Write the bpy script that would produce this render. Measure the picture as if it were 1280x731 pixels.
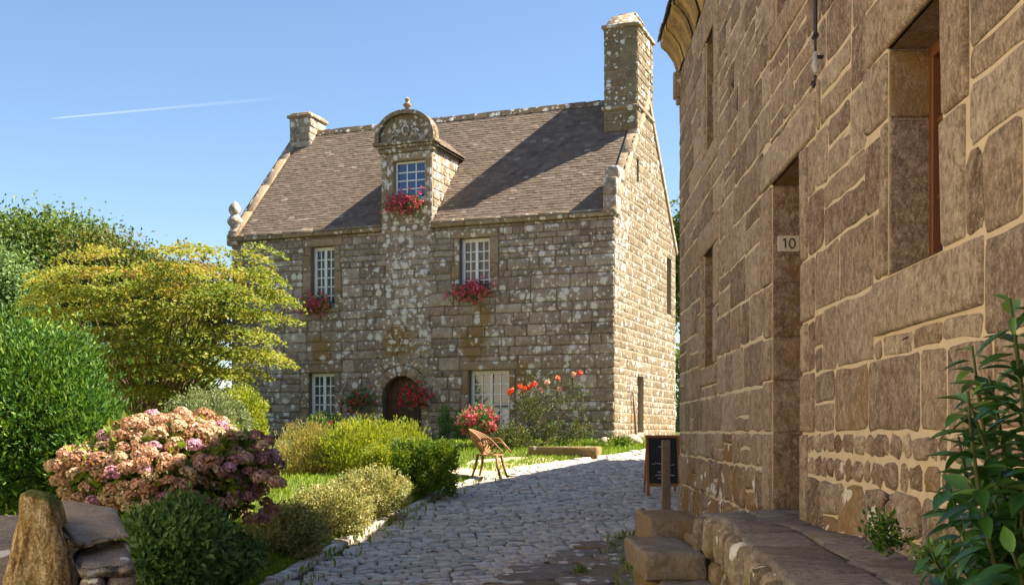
import bpy, bmesh, math, random
import numpy as np
from mathutils import Vector, Matrix, noise as mnoise
random.seed(7); rng = np.random.default_rng(7)
PI = math.pi
scene = bpy.context.scene
for o in list(bpy.data.objects): bpy.data.objects.remove(o)
# ------------------------------------------------------------------ camera, world, sun, exposure
F = 1420.0; HZ = 540.0; EYE = 1.6
cam_d = bpy.data.cameras.new('camera'); cam = bpy.data.objects.new('camera', cam_d)
scene.collection.objects.link(cam); scene.camera = cam
cam.location = (0, 0, EYE); cam.rotation_euler = (PI/2, 0, 0)
cam_d.sensor_width = 36; cam_d.lens = 36*F/1280; cam_d.shift_y = (HZ-365.5)/1280
cam_d.clip_start = 0.05; cam_d.clip_end = 8000
SUN_EL = 48.5; SUN_AZ = 84.0
w = bpy.data.worlds.new('World'); scene.world = w; w.use_nodes = True
nt = w.node_tree; bg = nt.nodes['Background']
sky = nt.nodes.new('ShaderNodeTexSky'); sky.sky_type = 'NISHITA'; sky.sun_disc = False
sky.sun_elevation = math.radians(SUN_EL); sky.sun_rotation = math.radians(SUN_AZ)
sky.altitude = 0; sky.air_density = 1.0; sky.dust_density = 0.2; sky.ozone_density = 3.5
nt.links.new(sky.outputs[0], bg.inputs[0]); bg.inputs[1].default_value = 0.06
sl = bpy.data.lights.new('sun', 'SUN'); sl.energy = 5.0; sl.angle = math.radians(0.5); sl.color = (1, .9, .74)
so = bpy.data.objects.new('sun', sl); scene.collection.objects.link(so)
sd = Vector((math.sin(math.radians(SUN_AZ))*math.cos(math.radians(SUN_EL)), math.cos(math.radians(SUN_AZ))*math.cos(math.radians(SUN_EL)), math.sin(math.radians(SUN_EL))))
so.rotation_euler = sd.to_track_quat('Z', 'Y').to_euler(); so.location = sd*60
vs = scene.view_settings; vs.view_transform = 'Standard'; vs.look = 'None'; vs.exposure = 1.8; vs.gamma = 1
try: vs.use_curve_mapping = False
except Exception: pass
scene.render.engine = 'CYCLES'
scene.cycles.max_bounces = 6; scene.cycles.transparent_max_bounces = 8
# ------------------------------------------------------------------ helpers
COL = scene.collection
def tag(o, label=None, cat=None, group=None, kind=None):
    if label: o['label'] = label
    if cat: o['category'] = cat
    if group: o['group'] = group
    if kind: o['kind'] = kind
    return o
def empty(name, loc, label, cat, group=None, rz=0):
    o = bpy.data.objects.new(name, None); COL.objects.link(o); o.location = loc; o.rotation_euler = (0, 0, rz)
    o.empty_display_size = .1
    return tag(o, label, cat, group)
def obj(name, me, mat=None, parent=None, smooth=False, world=True):
    """world=True: mesh coordinates are world ones; the parent empty only carries its own translation"""
    o = bpy.data.objects.new(name, me); COL.objects.link(o)
    if mat is not None: me.materials.append(mat)
    if smooth: me.polygons.foreach_set('use_smooth', np.ones(len(me.polygons), bool))
    if parent is not None:
        o.parent = parent
        if world:
            r = parent
            off = Vector(r.location)
            if r.parent: off = off + Vector(r.parent.location)
            if parent.type == 'EMPTY' or r.parent is None: o.location = -off
            else: o.location = (0, 0, 0)
            if parent.type == 'MESH': o.location = (0, 0, 0)
    return o
class MB:
    def __init__(s): s.v = []; s.f = []; s.c = []; s.n = 0
    def add(s, vs, fs, col=(.5, 0, 0)):
        n = s.n; s.v.extend(vs); s.n += len(vs)
        s.f.extend([tuple(i+n for i in f) for f in fs])
        if isinstance(col, list): s.c.extend(col)
        else: s.c.extend([col]*len(vs))
    def mesh(s, name):
        me = bpy.data.meshes.new(name); me.from_pydata([tuple(v) for v in s.v], [], s.f)
        ca = me.color_attributes.new('Col', 'FLOAT_COLOR', 'POINT')
        a = np.ones((len(s.v), 4), np.float32)
        if len(s.c): a[:, :3] = np.array(s.c, np.float32)
        ca.data.foreach_set('color', a.ravel()); me.update()
        return me
    def build(s, name, mat, parent=None, smooth=False, world=True): return obj(name, s.mesh(name), mat, parent, smooth, world)
    def box(s, lo, hi, fr=None, col=(.5, 0, 0), jit=0):
        x0, y0, z0 = lo; x1, y1, z1 = hi
        p = [(x0,y0,z0),(x1,y0,z0),(x1,y1,z0),(x0,y1,z0),(x0,y0,z1),(x1,y0,z1),(x1,y1,z1),(x0,y1,z1)]
        if jit: p = [tuple(c+random.uniform(-jit, jit) for c in q) for q in p]
        if fr: p = [fr(*q) for q in p]
        s.add(p, [(0,3,2,1),(4,5,6,7),(0,1,5,4),(1,2,6,5),(2,3,7,6),(3,0,4,7)], col)
    def bbox(s, lo, hi, b=.01, fr=None, col=(.5, 0, 0), jit=0, seg=1):
        """bevelled box"""
        bm = bmesh.new(); bmesh.ops.create_cube(bm, size=1)
        for v in bm.verts:
            v.co = Vector([lo[i] + (v.co[i]+.5)*(hi[i]-lo[i]) + (random.uniform(-jit, jit) if jit else 0) for i in range(3)])
        bmesh.ops.bevel(bm, geom=bm.edges[:], offset=b, segments=seg, affect='EDGES', profile=.6)
        bm.verts.ensure_lookup_table()
        p = [tuple(v.co) for v in bm.verts]
        if fr: p = [fr(*q) for q in p]
        s.add(p, [tuple(v.index for v in f.verts) for f in bm.faces], col); bm.free()
    def tube(s, pts, r, n=7, col=(.5, 0, 0), closed=False):
        pts = [Vector(p) for p in pts]; m = len(pts)
        rs = r if isinstance(r, (list, tuple)) else [r]*m
        base = []; 
        for i, p in enumerate(pts):
            a = pts[(i-1) % m] if (closed or i > 0) else pts[i]
            b = pts[(i+1) % m] if (closed or i < m-1) else pts[i]
            t = (b-a).normalized() if (b-a).length > 1e-9 else Vector((0, 0, 1))
            up = Vector((0, 0, 1)) if abs(t.z) < .9 else Vector((1, 0, 0))
            e1 = t.cross(up).normalized(); e2 = t.cross(e1)
            for k in range(n):
                a_ = 2*PI*k/n; base.append(tuple(p + (e1*math.cos(a_)+e2*math.sin(a_))*rs[i]))
        fs = []
        for i in range(m if closed else m-1):
            j = (i+1) % m
            for k in range(n): fs.append((i*n+k, i*n+(k+1) % n, j*n+(k+1) % n, j*n+k))
        if not closed: fs.append(tuple(range(n))[::-1]); fs.append(tuple((m-1)*n+k for k in range(n)))
        s.add(base, fs, col)
    def lathe(s, prof, c, n=14, col=(.5, 0, 0)):
        vs = []; m = len(prof)
        for r, z in prof:
            for k in range(n): a = 2*PI*k/n; vs.append((c[0]+r*math.cos(a), c[1]+r*math.sin(a), c[2]+z))
        fs = [(i*n+k, i*n+(k+1) % n, (i+1)*n+(k+1) % n, (i+1)*n+k) for i in range(m-1) for k in range(n)]
        fs += [tuple(range(n))[::-1], tuple((m-1)*n+k for k in range(n))]
        s.add(vs, fs, col)
def P(px, py, Y): return Vector(((px-640)/F*Y, Y, EYE-(py-HZ)/F*Y))
# --- ground heights (the street climbs from the camera to the old house)
_gy = [-600, -50, 0, 5, 11, 18, 20, 24, 27, 30, 40, 200, 3000]; _gz = [-4, -1.9, -1.6, -1.58, -1.48, -1.01, -.85, -.5, -.2, -.1, .0, .2, -6]
LE = [(-3.3, -8), (-2.9, 0), (-2.5, 8), (-2.32, 11), (-2.0, 13.5), (-1.5, 16.3), (-1.06, 18.8), (-.6, 20), (0, 21.3), (1.1, 22.8), (2.2, 24), (3.3, 25.2), (3.9, 27.2), (8.5, 40)]
def G(x, y):
    z = np.interp(y, _gy, _gz)
    e = np.interp(y, [p[1] for p in LE], [p[0] for p in LE])
    k = np.clip((e-x-.05)/.9, 0, 1); k = k*k*(3-2*k)
    return z + EYE + .26*k*np.clip((22.5-y)/5, 0, 1)*np.clip((y+5)/5, 0, 1)
def GP(px, py):
    """point of the ground seen at a photo pixel"""
    for Y in np.arange(4, 60, .05):
        p = P(px, py, Y)
        if p.z <= G(p.x, p.y)+1e-4: return p
    return P(px, py, 30)
def in_poly(x, y, poly):
    c = False; n = len(poly); j = n-1
    for i in range(n):
        xi, yi = poly[i]; xj, yj = poly[j]
        if (yi > y) != (yj > y) and x < (xj-xi)*(y-yi)/(yj-yi)+xi: c = not c
        j = i
    return c
# ------------------------------------------------------------------ materials
class NT:
    def __init__(s, name):
        s.m = bpy.data.materials.new(name); s.m.use_nodes = True; s.t = s.m.node_tree; s.t.nodes.clear()
        s.out = s.t.nodes.new('ShaderNodeOutputMaterial')
    def n(s, typ, **kw):
        nd = s.t.nodes.new('ShaderNode'+typ)
        for k, v in kw.items():
            if k.startswith('_'): setattr(nd, k[1:], v)
            else:
                key = k.replace('__', ' ')
                s.set(nd.inputs[int(key[1:])] if key[0] == 'i' and key[1:].isdigit() else nd.inputs[key], v)
        return nd
    def set(s, inp, v):
        if isinstance(v, bpy.types.NodeSocket): s.t.links.new(v, inp)
        elif isinstance(v, bpy.types.Node): s.t.links.new(v.outputs[0], inp)
        else:
            if inp.type == 'RGBA' and len(v) == 3: v = (*v, 1)
            inp.default_value = v
    def ramp(s, fac, stops, interp='LINEAR'):
        r = s.t.nodes.new('ShaderNodeValToRGB'); r.color_ramp.interpolation = interp
        e = r.color_ramp.elements
        while len(e) < len(stops): e.new(.5)
        for i, (p, c) in enumerate(stops):
            e[i].position = p; e[i].color = (*c, 1) if len(c) == 3 else c
        s.set(r.inputs[0], fac); return r.outputs[0]
    def mix(s, f, a, b, bt='MIX'):
        m = s.t.nodes.new('ShaderNodeMix'); m.data_type = 'RGBA'; m.blend_type = bt
        s.set(m.inputs[0], f); s.set(m.inputs[6], a); s.set(m.inputs[7], b); return m.outputs[2]
    def math(s, op, a, b=0.0, c=None):
        m = s.t.nodes.new('ShaderNodeMath'); m.operation = op; s.set(m.inputs[0], a); s.set(m.inputs[1], b)
        if c is not None: s.set(m.inputs[2], c)
        return m.outputs[0]
    def noise(s, vec, scale, detail=4, rough=.6, dist=0):
        n = s.n('TexNoise', Scale=scale, Detail=detail, Roughness=rough, Distortion=dist); s.set(n.inputs['Vector'], vec)
        return n.outputs['Fac']
    def pos(s): return s.n('NewGeometry').outputs['Position']
    def col(s):
        a = s.n('Attribute', _attribute_name='Col'); sp = s.n('SeparateColor', Color=a.outputs['Color'])
        return sp.outputs[0], sp.outputs[1], sp.outputs[2]
    def fin(s, color, rough=.9, bump=None, strength=.5, dist=.01, spec=.3, **kw):
        b = s.n('BsdfPrincipled'); s.set(b.inputs['Base Color'], color); s.set(b.inputs['Roughness'], rough)
        s.set(b.inputs['Specular IOR Level'], spec)
        for k, v in kw.items(): s.set(b.inputs[k.replace('__', ' ')], v)
        if bump is not None:
            bp = s.n('Bump', Strength=strength, Distance=dist, Height=bump); s.set(b.inputs['Normal'], bp.outputs[0])
        s.t.links.new(b.outputs[0], s.out.inputs[0]); return s.m
def M(name, c, rough=.7, var=.15, scale=8, bump=.3, dist=.004, spec=.3, **kw):
    t = NT(name); p = t.pos(); n = t.noise(p, scale); n2 = t.noise(p, scale*7)
    a = tuple(x*(1-var) for x in c); b = tuple(min(1, x*(1+var)) for x in c)
    return t.fin(t.ramp(t.mix(.4, n, n2), [(.3, a), (.7, b)]), rough, t.mix(.5, n, n2), bump, dist, spec, **kw)
def stone_mat(name, stops, lich=(.84, .81, .72), lich_thr=.62, lich_amt=.9, ochre=(.34, .19, .05), grain=60, bump=.6, dist=.012, dark=(.07, .052, .035), lsc=9, dark_amt=.35, tool=0):
    """Col: R tone of each stone, G how much white lichen grows on it, B how much ochre lichen"""
    t = NT(name); p = t.pos(); r, g, b = t.col()
    base = t.ramp(r, stops)
    n1 = t.noise(p, 5.5, 5, .65); n2 = t.noise(p, grain, 3, .7); n3 = t.noise(p, grain*.32, 4, .7)
    c = t.mix(t.ramp(n1, [(.35, (0, 0, 0)), (.72, (1, 1, 1))]), base, t.mix(.5, base, dark), 'MIX')
    c = t.mix(t.ramp(n3, [(.42, (0, 0, 0)), (.62, (dark_amt,)*3)]), c, dark)
    c = t.mix(t.ramp(t.noise(p, grain*.14, 5, .75), [(.45, (0, 0, 0)), (.6, (.45, .45, .45))]), c, t.mix(.5, c, tuple(min(1, x*1.5) for x in stops[-1][1])))
    c = t.mix(t.ramp(n2, [(.5, (0, 0, 0)), (.75, (.35, .35, .35))]), c, tuple(min(1, x*1.9) for x in stops[-1][1]))
    if tool:
        mp = t.n('Mapping', Vector=p); mp.inputs['Scale'].default_value = (36, 36, 22); nt_ = t.noise(mp.outputs[0], 1.0, 4, .75, .6)
        c = t.mix(t.ramp(nt_, [(.4, (tool,)*3), (.5, (0, 0, 0))]), c, dark); c = t.mix(t.ramp(nt_, [(.54, (0, 0, 0)), (.68, (tool*.8,)*3)]), c, tuple(min(1, x*1.45) for x in stops[-1][1]))
        n3 = t.mix(.5, n3, nt_)
    # ochre lichen
    n4 = t.noise(p, 3.1, 5, .7, .4)
    of = t.ramp(t.math('ADD', t.math('MULTIPLY', b, .55), t.math('MULTIPLY', n4, .62)), [(.48, (0, 0, 0)), (.66, (.75, .75, .75))])
    c = t.mix(of, c, t.mix(n2, ochre, tuple(x*.5 for x in ochre)))
    # white lichen: separate round patches of two sizes
    wp = t.mix(.06, p, t.n('TexNoise', Scale=lsc*2.2, Detail=4.0, Vector=p).outputs['Color'])
    tot = None
    for k_, (sc_, rad_) in enumerate(((lsc*.62, .36), (lsc*1.7, .42))):
        v = t.n('TexVoronoi', Scale=sc_, Randomness=1.0, Vector=wp); sc2 = t.n('SeparateColor', Color=v.outputs['Color'])
        pres = t.math('LESS_THAN', sc2.outputs[k_], t.math('MULTIPLY', g, lich_amt*(1, .5)[k_]))
        ed = t.math('ADD', v.outputs['Distance'], t.math('MULTIPLY', t.math('SUBTRACT', t.noise(p, sc_*6, 3), .5), .5))
        q_ = t.math('MULTIPLY', pres, t.ramp(ed, [(rad_*.95, (.9,)*3), (rad_*1.25, (0, 0, 0))]))
        tot = q_ if tot is None else t.math('MAXIMUM', tot, q_)
    c = t.mix(tot, c, t.mix(n3, tuple(x*.6 for x in lich), lich))
    h = t.math('ADD', t.math('MULTIPLY', n3, .6), t.math('ADD', t.math('MULTIPLY', n2, .3), t.math('MULTIPLY', n1, .6)))
    return t.fin(c, .92, h, bump, dist, .2)
def leaf_mat(name, cols, trans=.35, rough=.55, spec=.3, gloss=None):
    """Col.R picks the leaf's own colour"""
    t = NT(name); r, g, b = t.col()
    c = t.ramp(r, cols)
    bs = t.n('BsdfPrincipled', Roughness=rough); t.set(bs.inputs['Base Color'], c); bs.inputs['Specular IOR Level'].default_value = spec
    tr = t.n('BsdfTranslucent'); t.set(tr.inputs[0], t.mix(1.0, c, (1.25, 1.2, .6), 'MULTIPLY'))
    mx = t.n('MixShader', i0=trans); t.t.links.new(bs.outputs[0], mx.inputs[1]); t.t.links.new(tr.outputs[0], mx.inputs[2])
    t.t.links.new(mx.outputs[0], t.out.inputs[0]); return t.m
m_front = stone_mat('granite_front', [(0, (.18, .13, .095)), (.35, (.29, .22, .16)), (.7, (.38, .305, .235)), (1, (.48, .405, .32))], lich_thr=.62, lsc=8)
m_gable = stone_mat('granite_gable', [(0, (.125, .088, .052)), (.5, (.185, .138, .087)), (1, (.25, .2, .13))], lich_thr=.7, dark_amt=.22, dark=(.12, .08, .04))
m_right = stone_mat('granite_near', [(0, (.15, .095, .06)), (.2, (.21, .155, .12)), (.4, (.28, .195, .13)), (.6, (.36, .285, .215)), (.8, (.33, .235, .155)), (1, (.45, .365, .275))], lich_thr=.8, grain=75, dark_amt=.5, bump=1, dist=.025, dark=(.085, .052, .033), tool=.45)
m_dress = stone_mat('granite_dressed', [(0, (.21, .145, .085)), (.5, (.29, .21, .13)), (1, (.37, .285, .19))], lich_thr=.68, bump=.4)
m_step = stone_mat('granite_step', [(0, (.15, .12, .095)), (.5, (.225, .185, .145)), (1, (.31, .265, .215))], lich_thr=.74, grain=50, bump=1, dist=.03, tool=.3, dark=(.08, .06, .045))
m_side = stone_mat('granite_mossy', [(0, (.11, .085, .055)), (.5, (.23, .18, .12)), (1, (.4, .335, .24))], lich_thr=.74, grain=30, bump=1, dist=.03, ochre=(.24, .15, .035))
m_cob = stone_mat('cobble', [(0, (.38, .33, .27)), (.35, (.5, .44, .365)), (.65, (.6, .535, .455)), (.82, (.58, .46, .35)), (1, (.68, .61, .52))], lich_thr=.86, grain=45, bump=.5, dist=.008, dark_amt=.2, dark=(.08, .08, .085))
m_mortar = M('mortar_cream', (.54, .435, .30), .95, .14, 12, .6, .006)
m_mortar_f = M('mortar_grey', (.2, .155, .105), .95, .25, 10, .6, .01)
m_mortar_g = M('mortar_pale', (.28, .235, .165), .95, .12, 10, .5, .008)
def ground_mat():
    t = NT('earth'); p = t.pos(); n = t.noise(p, .5, 6); n2 = t.noise(p, 18, 6, .7)
    c = t.mix(t.ramp(n, [(.4, (0, 0, 0)), (.6, (1, 1, 1))]), t.ramp(n2, [(.3, (.035, .05, .012)), (.7, (.10, .13, .03))]), t.ramp(n2, [(.3, (.05, .06, .02)), (.7, (.13, .15, .04))]))
    return t.fin(c, .95, n2, 1, .03, .1)
m_ground = ground_mat()
m_joint = M('joint_earth', (.07, .058, .04), .95, .45, 14, 1, .01)
m_gravel = M('gravel', (.46, .38, .25), .95, .3, 40, 1, .012)
def slate_mat():
    t = NT('lichened_slate'); p = t.pos(); r, g, b = t.col()
    c = t.ramp(r, [(0, (.10, .072, .053)), (.5, (.15, .108, .08)), (.85, (.2, .148, .112)), (1, (.3, .245, .19))])
    n = t.noise(p, 2.2, 5, .6); n2 = t.noise(p, 30, 3)
    c = t.mix(t.ramp(n, [(.4, (0, 0, 0)), (.7, (.5, .5, .5))]), c, (.16, .125, .08))
    c = t.mix(t.ramp(t.noise(p, 9, 5, .7), [(.62, (0, 0, 0)), (.72, (.6, .6, .6))]), c, (.36, .32, .26))
    return t.fin(c, .8, n2, .4, .004, .25)
m_slate = slate_mat()
m_ridge = stone_mat('ridge_tile', [(0, (.1, .07, .045)), (1, (.22, .17, .12))], lich_thr=.7)
m_white = M('white_paint', (.78, .77, .73), .45, .05, 6, .05)
m_curtain = M('curtain', (.17, .18, .185), .9, .15, 14, .5, .02)
m_door = M('brown_door', (.075, .032, .02), .55, .3, 9, .4, .004)
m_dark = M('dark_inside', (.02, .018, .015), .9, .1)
m_curtain2 = None
def glass_mat(name, tint, fac):
    t = NT(name); a = t.n('BsdfGlossy', Roughness=.03); a.inputs[0].default_value = (.9, .95, 1, 1)
    d = t.n('BsdfDiffuse'); d.inputs[0].default_value = (*tint, 1)
    tr = t.n('BsdfTransparent'); tr.inputs[0].default_value = (.75, .8, .82, 1)
    m1 = t.n('MixShader', i0=fac); t.t.links.new(tr.outputs[0], m1.inputs[1]); t.t.links.new(d.outputs[0], m1.inputs[2])
    m2 = t.n('MixShader', i0=.08); t.t.links.new(m1.outputs[0], m2.inputs[1]); t.t.links.new(a.outputs[0], m2.inputs[2])
    t.t.links.new(m2.outputs[0], t.out.inputs[0]); return t.m
m_glass = glass_mat('window_glass', (.10, .125, .15), .5)
m_glass_b = glass_mat('painted_sky_glass', (.02, .05, .15), .95)  # sky reflection put into the panes as a diffuse blue tint
m_wood = M('grey_wood', (.22, .155, .105), .8, .25, 14, .5, .004)
m_oak = M('orange_wood', (.30, .125, .03), .6, .2, 12, .3, .003)
m_black = M('black_board', (.018, .02, .022), .6, .3, 8, .1)
m_chalk = M('chalk', (.6, .6, .6), .9, .2, 30, .1)
m_iron = M('black_iron', (.02, .018, .017), .5, .2, 20, .3, .002, .5)
m_rattan = M('rattan', (.29, .15, .058), .6, .25, 45, .8, .004)
m_bark = M('bark', (.16, .11, .07), .9, .3, 20, 1, .01)
m_plate = M('plate_cream', (.55, .5, .40), .5, .05, 20, .1)
m_zinc = M('dark_zinc', (.06, .055, .05), .6, .2, 8)
m_soffit = stone_mat('soffit_boards', [(0, (.13, .075, .025)), (1, (.42, .28, .11))], ochre=(.4, .24, .05), grain=30)
m_terra = M('terracotta', (.25, .11, .06), .8, .2)
# ------------------------------------------------------------------ masonry
def frame(o, U, N, Z=(0, 0, 1)):
    o = np.array(o, float); U = np.array(U, float); N = np.array(N, float); Z = np.array(Z, float)
    flip = np.dot(np.cross(U, Z), N) < 0
    def f(u, z, h=0): return tuple(o+u*U+z*Z+h*N)
    f.flip = flip
    return f
def outline(u0, z0, u1, z1, rad, jit, step=.14):
    w_, h_ = u1-u0, z1-z0; r = min(rad*random.uniform(.5, 1.5), w_*.42, h_*.42)
    pts = []
    def side(a, b):
        L = math.dist(a, b); n = max(1, int(L/step))
        for i in range(n+1):
            t = i/n; pts.append((a[0]+(b[0]-a[0])*t, a[1]+(b[1]-a[1])*t))
    side((u0+r, z0), (u1-r, z0)); pts.append((u1-r*.3, z0+r*.3)); side((u1, z0+r), (u1, z1-r)); pts.append((u1-r*.3, z1-r*.3))
    side((u1-r, z1), (u0+r, z1)); pts.append((u0+r*.3, z1-r*.3)); side((u0, z1-r), (u0, z0+r)); pts.append((u0+r*.3, z0+r*.3))
    return [(a+random.uniform(-jit, jit), b+random.uniform(-jit, jit)) for a, b in pts]
def clip(poly, a, b, c):
    """keep a*u+b*z<=c"""
    out = []; n = len(poly)
    for i in range(n):
        p, q = poly[i], poly[(i+1) % n]; dp = a*p[0]+b*p[1]-c; dq = a*q[0]+b*q[1]-c
        if dp <= 0: out.append(p)
        if (dp < 0 < dq) or (dq < 0 < dp):
            t = dp/(dp-dq); out.append((p[0]+(q[0]-p[0])*t, p[1]+(q[1]-p[1])*t))
    return out
def stone(mb, poly, h, fr, col, rough=.004, ins=(.010, .03)):
    if len(poly) < 3: return
    us = [p[0] for p in poly]; zs = [p[1] for p in poly]
    cu, cz = (min(us)+max(us))/2, (min(zs)+max(zs))/2
    hu, hz = max(.01, (max(us)-min(us))/2), max(.01, (max(zs)-min(zs))/2)
    if hu < .02 or hz < .02: return
    n = len(poly); vs = []; tilt = random.uniform(-.25, .25)*h; tz = random.uniform(-.25, .25)*h
    rings = [(0, -.03), (0, h*.25), (ins[0], h*.8), (ins[1], h)]
    for i_, (d, hh) in enumerate(rings):
        su = max(.3, 1-d/hu); sz = max(.3, 1-d/hz)
        for (a, b) in poly:
            k = hh + (random.uniform(-rough, rough) if i_ > 1 else 0) + ((a-cu)/hu*tilt+(b-cz)/hz*tz if i_ else 0)
            vs.append(fr(cu+(a-cu)*su, cz+(b-cz)*sz, k))
    vs.append(fr(cu, cz, h+random.uniform(0, rough*2)))
    if callable(col): col = [col(a, b) for a, b in poly]*4+[col(cu, cz)]
    fs = []
    for r in range(3):
        for i in range(n):
            j = (i+1) % n; fs.append((r*n+i, r*n+j, (r+1)*n+j, (r+1)*n+i))
    for i in range(n): fs.append((3*n+i, 3*n+(i+1) % n, 4*n))
    if fr.flip: fs = [f[::-1] for f in fs]
    mb.add(vs, fs, col)
def courses(z0, z1, lo, hi):
    out = [z0]
    while out[-1] < z1-lo*.6: out.append(out[-1]+random.uniform(lo, hi))
    out[-1] = z1; return out
def masonry(mb, fr, u0, u1, zs, wlo, whi, holes, colf, h=.02, joint=.02, rad=.03, jit=.006, planes=(), skip=None, split=.12, rough=.004):
    hz = sorted(holes)
    for z0, z1 in zip(zs[:-1], zs[1:]):
        hs = [q for q in holes if q[2]+.0001 < z1 and q[3]-.0001 > z0]     # (u0,u1,z0,z1)
        br = sorted(set([u0, u1]+[min(max(x, u0), u1) for q in hs for x in q[:2]]))
        cells = []
        for a, b in zip(br[:-1], br[1:]):
            x = a
            while x < b-1e-6:
                wd = random.uniform(wlo, whi)*(.7+.6*min(1.4, (z1-z0)/.3))
                e = x+wd
                if b-e < wlo*.6: e = b
                cells.append((x, e)); x = e
        for a, b in cells:
            iv = [(z0, z1)]
            for q in hs:
                if a >= q[1]-1e-6 or b <= q[0]+1e-6: continue
                nv = []
                for s0, s1 in iv:
                    if q[2] > s0: nv.append((s0, min(q[2], s1)))
                    if q[3] < s1: nv.append((max(q[3], s0), s1))
                iv = nv
            for s0, s1 in iv:
                if s1-s0 < .05: continue
                sub = [(s0, s1)]
                if s1-s0 > .24 and random.random() < split:
                    c = random.uniform(.35, .65)*(s1-s0)+s0; sub = [(s0, c), (c, s1)]
                for c0, c1 in sub:
                    if b-a-joint < .03 or c1-c0-joint < .03: continue
                    if skip and skip((a+b)/2, (c0+c1)/2): continue
                    po = outline(a+joint/2, c0+joint/2, b-joint/2, c1-joint/2, rad, jit)
                    for pl in planes: po = clip(po, *pl)
                    if len(po) >= 3: stone(mb, po, h*random.uniform(.6, 1.3), fr, colf((a+b)/2, (c0+c1)/2), rough)
def backing(mb, fr, u0, u1, z0, z1, holes, planes=(), depth=.4):
    us = sorted(set([u0, u1]+[x for q in holes for x in q[:2] if u0 < x < u1])); zs = sorted(set([z0, z1]+[x for q in holes for x in q[2:] if z0 < x < z1]))
    for a, b in zip(us[:-1], us[1:]):
        for c, d in zip(zs[:-1], zs[1:]):
            if any(q[0] <= a+1e-6 and q[1] >= b-1e-6 and q[2] <= c+1e-6 and q[3] >= d-1e-6 for q in holes): continue
            po = [(a, c), (b, c), (b, d), (a, d)]
            for pl in planes: po = clip(po, *pl)
            if len(po) >= 3:
                f = tuple(range(len(po))); mb.add([fr(x, y, 0) for x, y in po], [f[::-1] if fr.flip else f], (.5, 0, 0))
    for (a, b, c, d) in holes:   # reveals
        for p, q in (((a, c), (a, d)), ((b, c), (b, d)), ((a, c), (b, c)), ((a, d), (b, d))):
            mb.add([fr(*p, 0), fr(*q, 0), fr(*q, -depth), fr(*p, -depth)], [(0, 1, 2, 3)])
# ------------------------------------------------------------------ ground
def axis(lo, hi, step, far, s=1.25):
    a = list(np.arange(lo, hi+1e-6, step)); st = step
    while a[-1] < far: st *= s; a.append(a[-1]+st)
    st = step
    while a[0] > -far: st *= s; a.insert(0, a[0]-st)
    return np.array(a)
xs = axis(-9, 9, .3, 2500); ys = axis(-4, 34, .35, 2800)
X, Y = np.meshgrid(xs, ys); Z = G(X, Y)
nz = .02*np.sin(X*1.7+Y)*np.cos(Y*1.3)
inner = np.array([[in_poly(x, y, [(p[0]+0, p[1]) for p in LE]+[(14, 40), (14, -8)]) for x in xs] for y in ys])
Z = Z + np.where(inner, -.03, nz)
v = np.stack([X, Y, Z], -1).reshape(-1, 3); nx = len(xs)
f = [(j*nx+i, j*nx+i+1, (j+1)*nx+i+1, (j+1)*nx+i) for j in range(len(ys)-1) for i in range(nx-1)]
me = bpy.data.meshes.new('ground'); me.from_pydata(v.tolist(), [], f)
tag(obj('ground', me, m_ground, smooth=True), kind='structure')
WX0, WK = 1.561, .0352
def wallx(y): return WX0+WK*y
street_poly = [(p[0]+.12, p[1]) for p in LE]+[(13, 40), (6.5, 27), (3.4, 24), (3.4, 14.1), (2.2, 13.95)]+[(wallx(y)+.1, y) for y in (13.9, 0)]+[(1.2, -8)]
flag_poly = [(-1.1, -3), (-.7, 6), (-.08, 10.6), (.5, 12.75), (.92, 13.35), (1.5, 14.1), (2.15, 14.1), (2.15, 9.2), (1.75, -3)]
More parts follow.
